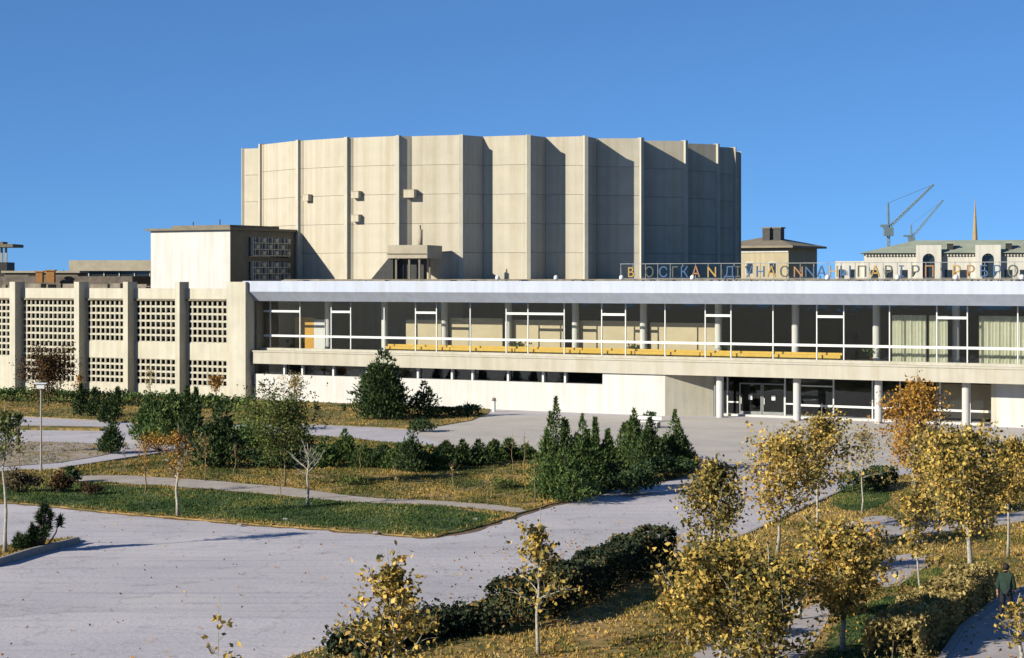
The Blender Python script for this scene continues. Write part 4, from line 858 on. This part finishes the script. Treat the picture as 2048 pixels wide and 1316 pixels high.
for px, ba, tp_, w, lb in ((250, 948, 872, 30, 'thin bare sapling by the kerbed footpath, left of the sparse orange-brown one'), (470, 950, 880, 34, 'thin bare sapling behind the small orange tree, near the big dark bush'), (560, 1002, 930, 26, 'tiny bare sapling on the footpath edge, left of the forked bare tree'),
        (790, 1000, 925, 30, 'lone bare sapling on the dry lawn below the evergreen row'), (905, 985, 915, 28, 'bare sapling on the dry lawn, right of the lone one'), (975, 1010, 945, 26, 'short bare sapling near the lawn tip and footpath'), (40, 958, 880, 34, 'bare sapling at the far left, before the pale bed'), (650, 855, 800, 26, 'thin bare sapling on the verge before the white wall')):
    px_tree(px, ba, tp_, ba - (ba - tp_) * 0.45, w, lb, nl=random.choice((12, 30, 60)), ls=0.1, tr=0.03, bark='bark_ochre', nlimb=8, leaf='leaf_ochre', group=GS)
shrub(180, 990, 962, 60, 'low reddish-brown shrub on the front lawn right of the lamp', 500, 'leaf_maroon', 0.10)
shrub(700, 968, 950, 90, 'flat olive ground shrub on the dry lawn under the evergreen row', 500, 'leaf_olive', 0.10)
shrub(1010, 975, 950, 80, 'flat olive ground shrub left of the spreading juniper', 500, 'leaf_olive', 0.10)
# big dark evergreen by the wall with its side branches
evergreen(768, 838, 700, 104, 'large dark evergreen with several tips against the white wall and balcony', 11, 8500, 'needle_dark', bl=0.30, narrow=0.95, blunt=0.4)
evergreen(848, 836, 762, 70, 'dark bushy evergreen with reaching side branches, right of the large one', 5, 1100, 'needle_dark', bl=0.30, flat=0.7)
# upright evergreens in the middle
GE = 'upright evergreens by the road bend'
for px, ba, tp_, w, lb, k in ((1112, 985, 795, 78, 'tallest upright evergreen with twin tips, left of the group at the road bend', 5), (1165, 985, 830, 74, 'broad upright evergreen, second from left at the road bend', 5),
        (1190, 965, 838, 40, 'narrow yellow-green tipped evergreen in the middle of the left group', 2), (1216, 965, 862, 44, 'slim shorter evergreen at the right end of the left group', 2),
        (1268, 940, 820, 60, 'dense upright evergreen, left one of the right-hand pair', 5), (1300, 945, 838, 62, 'dark evergreen between the right-hand pair', 4), (1350, 940, 822, 66, 'rightmost evergreen with ragged layered outline at the road bend', 6), (1130, 1000, 900, 110, 'low spreading green juniper at the foot of the tallest evergreen', 6)):
    evergreen(px, ba, tp_ - 4, w * 1.3, lb, k + 4, 5600, 'needle_green' if px != 1300 else 'needle_dark', group=GE, bl=0.18, blunt=random.uniform(0.8, 1.25))
shrub(1262, 985, 920, 130, 'low black-green shrub in shade between the upright evergreens', 2600, 'needle_dark', 0.14)
shrub(1340, 955, 905, 110, 'low dark shrub at the foot of the rightmost evergreen', 1800, 'needle_dark', 0.14)
evergreen(225, 905, 828, 58, 'small dark conical evergreen beside the pale path', 5, 2600, 'needle_dark', bl=0.2)
# evergreen row
GR = 'low evergreens in a row behind the lawn'
row = [(650, 932, 872, 60), (690, 925, 862, 50), (728, 930, 880, 48), (765, 932, 884, 50), (800, 938, 884, 50), (825, 945, 848, 44), (858, 940, 878, 54), (893, 935, 876, 46), (925, 930, 880, 46), (957, 926, 872, 46), (990, 924, 874, 42), (1018, 922, 880, 38), (1052, 918, 882, 34)]
rl = ['leftmost low evergreen of the row, beside the leafy olive tree', 'second low evergreen of the row from the left', 'third low evergreen of the row from the left', 'fourth low evergreen of the row from the left', 'fifth low evergreen of the row, left of the tall one', 'tallest evergreen of the low row, standing out near its middle',
      'low evergreen right of the tallest in the row', 'second low evergreen right of the tallest in the row', 'third low evergreen right of the tallest in the row', 'fourth low evergreen right of the tallest, before the beige forecourt', 'fifth low evergreen right of the tallest', 'small evergreen of the row by the first bare sapling', 'smallest evergreen at the right end of the row']
for (a, ba, tp_, w), lb in zip(row, rl): evergreen(a, ba + random.uniform(-4, 4), tp_ + random.uniform(-8, 12), w * random.uniform(1.1, 1.5), lb, random.choice((3, 5, 7, 8)), 2300, 'needle_dark' if a % 2 else 'needle_green', group=GR, bl=0.19, blunt=random.uniform(0.4, 0.8))
# bushes at left middle
evergreen(440, 935, 800, 100, 'big dark green bush behind the orange-leaved tree', 7, 4200, 'needle_dark', bl=0.24, narrow=1.1)
evergreen(345, 885, 778, 90, 'tall feathery green shrub right of the conical evergreen, before the wing', 6, 3200, 'needle_green', bl=0.26)
evergreen(300, 880, 790, 80, 'tall feathery green shrub left of the dark bush, before the wing', 6, 2600, 'needle_green', bl=0.26)
evergreen(388, 890, 790, 60, 'dark narrow shrub wedged beside the big dark bush', 4, 2200, 'needle_dark', bl=0.24)
shrub(500, 912, 840, 130, 'broad dark shrub mass under the leafy olive tree', 3200, 'needle_green', 0.16)
shrub(590, 915, 858, 110, 'rounded dark shrub left of the low evergreen row', 2400, 'needle_dark', 0.16)
shrub(545, 935, 885, 150, 'low dark shrub behind the bare tree', 2400, 'needle_dark', 0.15)
shrub(520, 860, 800, 120, 'rough olive shrub at the wing corner pier', 1800, 'leaf_olive', 0.16)
shrub(320, 900, 862, 110, 'low rust-brown shrub behind the sparse sapling', 900, 'leaf_orange', 0.12)
for px, ba, tp_, w, lb in ((163, 832, 768, 30, 'slim dark shrub at the foot of the wing, near the reddish tree'), (190, 834, 776, 34, 'dark round-topped shrub under the second lattice bay'), (235, 838, 775, 30, 'slim dark cypress under a wing pillar'), (210, 845, 800, 30, 'short dark shrub in front of the wing shrubs'), (375, 838, 772, 26, 'slim dark cypress left of the end pier'), (392, 842, 775, 24, 'second slim dark cypress left of the end pier')):
    evergreen(px, ba, tp_, w, lb, 2, 900, 'needle_dark', bl=0.26, group='dark shrubs at the foot of the wing')
hedge([g(x, y) for x, y in ((-100, 800), (150, 808), (330, 815), (500, 826))], 2.2, 1.0, 'low rough dark hedge along the foot of the lattice wing', 6000, 'needle_green', 0.05, 0.22, rough=0.3)
hedge([g(x, y) for x, y in ((850, 838), (955, 832))], 1.2, 0.75, 'low dark clipped hedge at the foot of the white wall', 1500, 'needle_dark', 0.05, 0.18)
shrub(845, 862, 835, 60, 'small dark shrub in the verge beside the forecourt', 700, 'needle_dark', 0.16)
shrub(688, 822, 806, 14, 'tiny dark shrub alone against the white wall', 160, 'needle_dark', 0.12)
shrub(632, 822, 800, 18, 'tiny dark shrub near the ochre tree at the white wall', 160, 'needle_dark', 0.12)
# agave, palm, yucca-like bush
def spiky(px, base, top, wpx, label, n, leaf, wd=0.05, name='agave', cat='plant', stem=0.0, droop=0.0, z=0.06):
    X, Y = g(px, base, z); s = Y / F; h = (base - top) * s; w = wpx * s; t = thing(name, label, cat, (X, Y, z))
    P = []; D = []; ln = h * (1 - stem)
    V = []; Fc = []
    for i in range(n):
        a = i * 2.4; el = random.uniform(0.15, 1.4); d = Vector((math.cos(a) * math.cos(el), math.sin(a) * math.cos(el), math.sin(el))); l = ln * random.uniform(0.75, 1.05) * (1 if stem == 0 else 0.9)
        side = Vector((-math.sin(a), math.cos(a), 0)) * wd; o_ = Vector((0, 0, h * stem)); pr = [(o_, 0.6), (o_ + d * l * 0.5, 1), (o_ + d * l - Vector((0, 0, droop * l)), 0.08)]
        b0 = len(V)
        for p, k in pr: V += [tuple(p - side * k), tuple(p + side * k)]
        Fc += [(b0, b0 + 1, b0 + 3, b0 + 2), (b0 + 2, b0 + 3, b0 + 5, b0 + 4)]
    if stem: MB().tube([(0, 0, -0.03), (0.03, 0, h * stem)], [0.14, 0.10], 8).build('trunk', 'bark_brown', t)
    np_obj('leaves', V, Fc, leaf, t, rng.random(len(Fc)))
spiky(935, 832, 798, 34, 'small spiky agave beside the low clipped hedge', 22, 'leaf_blue', 0.07)
spiky(36, 905, 808, 80, 'dark shaggy palm left of the street lamp', 60, 'needle_dark', 0.07, 'palm', 'palm', 0.6, 0.25)
X, Y = g(78, 1097, 0.12); t = thing('spiky_bush', 'dark bush of upright leafy rosettes on the kerbed island at lower left', 'bush', (X, Y, 0.12))
Ps, Ds = [], []; b = MB()
for i in range(30):
    f = random.random(); px_ = random.uniform(-1.0, 0.9); hh = 1.95 * max(0.25, 1 - abs(px_ - 0.35) * 0.75) * random.uniform(0.35, 1.0); c = Vector((px_ * 0.95, random.uniform(-0.5, 0.5), hh))
    b.tube([(c.x * 0.3, c.y * 0.3, -0.02), (c.x * 0.8, c.y * 0.8, c.z * 0.5), tuple(c)], [0.04, 0.03, 0.02], 5)
    m = 130; q = rng.uniform(0, 2 * np.pi, m); e = rng.uniform(-0.3, 1.5, m); D = np.stack([np.cos(q) * np.cos(e), np.sin(q) * np.cos(e), np.sin(e)], 1); Ps.append(np.array(c) + D * 0.03 - np.array([0, 0, 1]) * rng.random((m, 1)) * 0.35); Ds.append(D)
b.build('stems', 'bark_brown', t); P = np.concatenate(Ps); V, Fc = blades(P, np.concatenate(Ds), 0.24, 0.06); np_obj('foliage', V, Fc, 'needle_dark', t, rng.random(len(Fc)) * 0.7)
# right-hand hedges
hedge([g(x, y) for x, y in ((1010, 1262), (1150, 1210), (1318, 1128))], 1.4, 1.3, 'tall dark clipped hedge between the road and the dry grass', 15000, 'hedge_dark', 0.08, 0.13)
hedge([g(x, y) for x, y in ((690, 1322), (800, 1290), (900, 1272), (1000, 1266))], 1.1, 0.55, 'rough low hedge continuing the clipped hedge down to the bottom edge', 5500, 'hedge_dark', 0.08, 0.15, rough=0.35)
hedge([g(x, y) for x, y in ((1700, 992), (1775, 972))], 1.2, 0.9, 'short dark hedge at the garden corner facing the forecourt', 2600, 'needle_dark', 0.08, 0.14)
hedge([g(x, y) for x, y in ((1780, 1330), (1860, 1262), (1955, 1195))], 1.5, 1.0, 'low rounded yellowish hedge along the side path at bottom right', 11000, 'leaf_ochre', 0.08, 0.13)
shrub(1248, 1162, 1090, 66, 'blue-green bushy sapling before the dark hedge', 500, 'leaf_blue', 0.15, name='bushy_sapling', cat='sapling')
shrub(120, 985, 940, 60, 'low dark shrub near the foot of the street lamp', 900, 'leaf_maroon', 0.12)
shrub(40, 985, 935, 90, 'low brownish shrub at the left edge behind the front lawn', 1100, 'leaf_brown', 0.12)
shrub(140, 965, 930, 50, 'small dark shrub on the lawn right of the street lamp', 700, 'needle_dark', 0.12)
shrub(1300, 842, 822, 30, 'dark planter shrub by the white wall corner', 250, 'needle_dark', 0.16)

# grass tufts
def in_poly(P, poly):
    q = np.array(poly); x, y = P[:, 0], P[:, 1]; r = np.zeros(len(P), bool); j = len(q) - 1
    for i in range(len(q)):
        c = ((q[i, 1] > y) != (q[j, 1] > y)) & (x < (q[j, 0] - q[i, 0]) * (y - q[i, 1]) / (q[j, 1] - q[i, 1] + 1e-12) + q[i, 0]); r ^= c; j = i
    return r
def grass(name, poly, holes, n, z, mt, ln, label=None, shift=0.0):
    q = np.array(poly); lo, hi = q.min(0), q.max(0); lo[1] = max(lo[1], 55); P = rng.uniform(lo, hi, (n * 2, 2)); k = in_poly(P, poly)
    s = np.abs(P[:, 0] / P[:, 1]) < 0.28; k &= s
    for h in holes: k &= ~in_poly(P, h)
    P = P[k][:n]; m = len(P)
    pat = 0.5 + 0.2 * np.sin(P[:, 0] * 0.9 + 1.3 * np.sin(P[:, 1] * 0.35)) + 0.16 * np.sin(P[:, 1] * 0.7 + P[:, 0] * 0.4) + 0.16 * np.sin(P[:, 0] * 2.3 + np.sin(P[:, 1] * 1.1) * 2) * np.sin(P[:, 1] * 1.3) + shift
    keep = rng.random(m) < 0.55 + 0.45 * np.sin(P[:, 0] * 1.7 + 3 * np.sin(P[:, 1] * 0.5)) * np.sin(P[:, 1] * 0.9 + 1); P, pat = P[keep], pat[keep]; m = len(P)
    P3 = np.concatenate([P, np.full((m, 1), z)], 1); P3 = np.repeat(P3, 3, 0) + rng.normal(size=(m * 3, 3)) * [0.05, 0.05, 0]
    D = rng.normal(size=(m * 3, 3)) * 0.6 + [0, 0, 1.0]; V, Fc = blades(P3, D, ln, ln * 0.5)
    o = np_obj(name, V, Fc, mt, None, np.clip(np.repeat(pat, 3) + rng.normal(size=m * 3) * 0.22, 0, 1)); o['kind'] = 'stuff'; return o
grass('lawn_grass', polyG, [], 26000, 0.07, 'grass_green', 0.11)
grass('dry_grass', polyA, [polyG, polyP], 52000, 0.06, 'grass_dry', 0.13, shift=-0.12)
grass('verge_grass', polyB, [], 16000, 0.05, 'grass_dry', 0.15)
grass('bed_grass', polyE, [], 2500, 0.03, 'grass_dry', 0.10, shift=-0.1)
grass('island_grass', polyC, [], 2500, 0.12, 'grass_dry', 0.10)
grass('garden_grass', polyD, [polyP1, polyP2, polyP3, polyP4] + polyG2, 46000, 0.08, 'grass_dry', 0.12, shift=0.16)
for q in polyG2: grass('garden_lawn_grass', q, [], 4000, 0.088, 'grass_green', 0.09)
# fallen leaves
n = 2600; P = rng.uniform([-3, 56], [24, 92], (n, 2)); k = in_poly(P, polyD); P = P[k]; V, Fc = leaf_cards(np.concatenate([P, np.full((len(P), 1), 0.12)], 1), 0.12)
o = np_obj('fallen_leaves', V, Fc, 'leaf_orange', None, np.repeat(rng.random(len(P)), 2)); o['kind'] = 'stuff'

n = 1500; P = np.concatenate([rng.uniform([-22, 57], [12, 100], (500, 2)), rng.normal(size=(1000, 2)) * [2.5, 6] + [4, 74]]); k = ~in_poly(P, polyA) & ~in_poly(P, polyD) & ~in_poly(P, polyC); P = P[k]; V, Fc = leaf_cards(np.concatenate([P, np.full((len(P), 1), 0.03)], 1), 0.09)
o = np_obj('road_leaves', V, Fc, 'leaf_orange', None, np.repeat(rng.random(len(P)), 2)); o['kind'] = 'stuff'

# ------------------------------------------------------------------ street things
X, Y = g(82, 942, 0.06); t = thing('street_lamp', 'slim white street lamp with small boxy head at the left', 'lamp', (X, Y, 0.06))
MB().tube([(0, 0, 0), (0, 0, 0.5), (0, 0, 4.9)], [0.09, 0.06, 0.045], 10).build('pole', 'kerb_concrete', t)
MB().box(-0.22, 0.22, -0.16, 0.16, 4.75, 5.02).build('lamp_head', 'lamp_white', t); MB().box(-0.36, 0.36, -0.24, 0.24, 5.02, 5.08).build('lamp_cap', 'lamp_white', t)
X, Y = g(988, 824, 0.0); t = thing('wall_bollard', 'short white capped bollard before the white wall', 'bollard', (X, Y, 0))
MB().cyl(0, 0, 0, 0.95, 0.15, 10).build('post', 'lamp_white', t); MB().cyl(0, 0, 0.95, 1.2, 0.22, 10, 0.12).build('cap', 'stair_brown', t)
X, Y = g(1290, 856, 0.0); t = thing('park_bench', 'white bench on the forecourt behind the upright evergreens', 'bench', (X, Y, 0), ROT)
for k in range(3): MB().box(-1.1, 1.1, k * 0.17, k * 0.17 + 0.13, 0.45, 0.5).build('slat', 'lamp_white', t)
MB().box(-1.1, 1.1, 0.56, 0.60, 0.60, 0.85).build('backrest', 'lamp_white', t)
for q in (-0.95, 0.95): MB().box(q - 0.05, q + 0.05, 0, 0.58, 0, 0.45).build('leg', 'kerb_concrete', t)
for px, py, lb in ((480, 1051, 'pale stone at the lawn edge beside the road'), (752, 1067, 'white stone at the kerbside tip of the lawn'), (952, 1040, 'pale stone near the lawn tip'), (572, 1040, 'pale flat stone on the front lawn')):
    X, Y = g(px, py, 0.05); a = rng.normal(size=(1, 3)); b = MB(); b.tube([(0, 0, 0), (0, 0, 0.05), (0.02, 0.01, 0.12), (0.02, 0, 0.16)], [0.16, 0.22, 0.18, 0.05], 7)
    o = b.build('stone', 'kerb_concrete'); o.location = (X, Y, 0.05); o.scale = (0.7, 0.5, 0.55); tag(o, lb, 'stone')

# walking person, seen from behind
X, Y = g(2012, 1238, 0.09); man = thing('person', 'person in a dark green coat walking away along the side path, arms at the sides', 'person', (X, Y, 0.09), R(-35))
def skin_mesh(name, V, E, rad, mt, parent, root=0, sub=2):
    m = bpy.data.meshes.new(name); m.from_pydata(V, E, []); o = bpy.data.objects.new(name, m); col.objects.link(o)
    sk = o.modifiers.new('skin', 'SKIN'); sk.use_smooth_shade = True
    if not m.skin_vertices: m.attributes.new
    for i, r in enumerate(rad):
        m.skin_vertices[0].data[i].radius = (r if isinstance(r, tuple) else (r, r)); m.skin_vertices[0].data[i].use_root = (i == root)
    ss = o.modifiers.new('sub', 'SUBSURF'); ss.levels = sub; ss.render_levels = sub; m.materials.append(MATS[mt]); o.parent = parent; return o
def person_meshes():
    V = [(0, 0, .95), (0, 0, 1.12), (0, .01, 1.35), (0, 0, 1.46), (0, .01, 1.56), (0, .02, 1.68),
         (.19, 0, 1.42), (.25, .03, 1.16), (.25, .14, .93), (.25, .18, .83), (-.19, 0, 1.42), (-.25, -.04, 1.16), (-.26, -.08, .92), (-.26, -.06, .82),
         (.10, 0, .90), (.11, .14, .50), (.11, .02, .09), (.11, .15, .04), (-.10, 0, .90), (-.10, -.06, .50), (-.10, -.26, .14), (-.10, -.16, .05)]
    E = [(0, 1), (1, 2), (2, 3), (3, 4), (4, 5), (2, 6), (6, 7), (7, 8), (8, 9), (2, 10), (10, 11), (11, 12), (12, 13), (0, 14), (14, 15), (15, 16), (16, 17), (0, 18), (18, 19), (19, 20), (20, 21)]
    rad = [(.16, .12), (.15, .11), (.18, .12), .07, .062, .10, .075, .055, .042, .035, .075, .055, .042, .035, .095, .065, .045, .04, .095, .065, .045, .04]
    return V, E, rad
try:
    V, E, rad = person_meshes(); 
    body = bpy.data.meshes.new('body')
    import bmesh
    def skinned(name, V, E, rad, mt, root=0):
        m = bpy.data.meshes.new(name); bm = bmesh.new(); lay = bm.verts.layers.skin.verify()
        vs = [bm.verts.new(v) for v in V]
        for a, c in E: bm.edges.new((vs[a], vs[c]))
        for i, v in enumerate(vs):
            r = rad[i]; v[lay].radius = r if isinstance(r, tuple) else (r, r); v[lay].use_root = (i == root)
        bm.to_mesh(m); bm.free(); o = bpy.data.objects.new(name, m); col.objects.link(o); o.modifiers.new('skin', 'SKIN').use_smooth_shade = True
        ss = o.modifiers.new('sub', 'SUBSURF'); ss.levels = 2; ss.render_levels = 2; bpy.context.view_layer.update()
        me = bpy.data.meshes.new_from_object(o.evaluated_get(bpy.context.evaluated_depsgraph_get())); bpy.data.objects.remove(o); me.name = name; me.materials.clear(); me.materials.append(MATS[mt]); me.polygons.foreach_set('use_smooth', [True] * len(me.polygons))
        p = bpy.data.objects.new(name, me); col.objects.link(p); p.parent = man; return p
    skinned('body', V, E, rad, 'skin')
    cr = [(.235, .17), (.215, .16), (.225, .165), .09]; CV = [(0, 0, .78), (0, 0, 1.08), (0, .01, 1.36), (0, 0, 1.47)] + V[6:9] + V[10:13]
    skinned('coat', CV, [(0, 1), (1, 2), (2, 3), (2, 4), (4, 5), (5, 6), (2, 7), (7, 8), (8, 9)], cr + [.095, .075, .062] * 2, 'coat_green', 1)
    skinned('trousers', [V[0]] + V[14:17] + V[18:21], [(0, 1), (1, 2), (2, 3), (0, 4), (4, 5), (5, 6)], [(.15, .12), .11, .085, .07, .11, .085, .07], 'trouser_dark')
    b = MB()
    for s_, yy, zz in ((.11, .08, .04), (-.10, -.2, .09)): b.tube([(s_, yy - .12, zz), (s_, yy, zz + .02), (s_, yy + .13, zz)], [.045, .055, .04], 8)
    b.build('shoes', 'dark_metal', man, True)
    for s_, hx_, hy_, hz_ in ((1, .25, .18, .80), (-1, -.26, -.06, .79)):
        b = MB(); b.tube([(hx_, hy_, hz_ + .05), (hx_, hy_, hz_ - .04)], [.035, .038], 8)
        for k in range(4): b.tube([(hx_, hy_ - .027 + k * .018, hz_ - .03), (hx_ - s_ * .008, hy_ - .027 + k * .018, hz_ - .08), (hx_ - s_ * .03, hy_ - .025 + k * .018, hz_ - .105)], [.009, .009, .007], 5)
        b.tube([(hx_ - s_ * .01, hy_ + .03, hz_), (hx_ - s_ * .02, hy_ + .055, hz_ - .05)], [.011, .009], 5); b.build('hand', 'skin', man, True)
    b = MB(); b.tube([(0, .0, 1.60), (0, -.005, 1.66), (0, .005, 1.73), (0, .01, 1.785), (0, .015, 1.80)], [.085, .108, .112, .07, .02], 12); b.build('hair', 'hair_dark', man, True)
    b = MB(); b.tube([(0, .115, 1.66), (0, .135, 1.645)], [.012, .016], 6); b.tube([(.1, .02, 1.67), (.115, .015, 1.66)], [.02, .014], 6); b.tube([(-.1, .02, 1.67), (-.115, .015, 1.66)], [.02, .014], 6); b.build('face_features', 'skin', man)
except Exception as ex:
    print('PERSON FAILED', ex)
sc.render.resolution_x = 1024; sc.render.resolution_y = 658
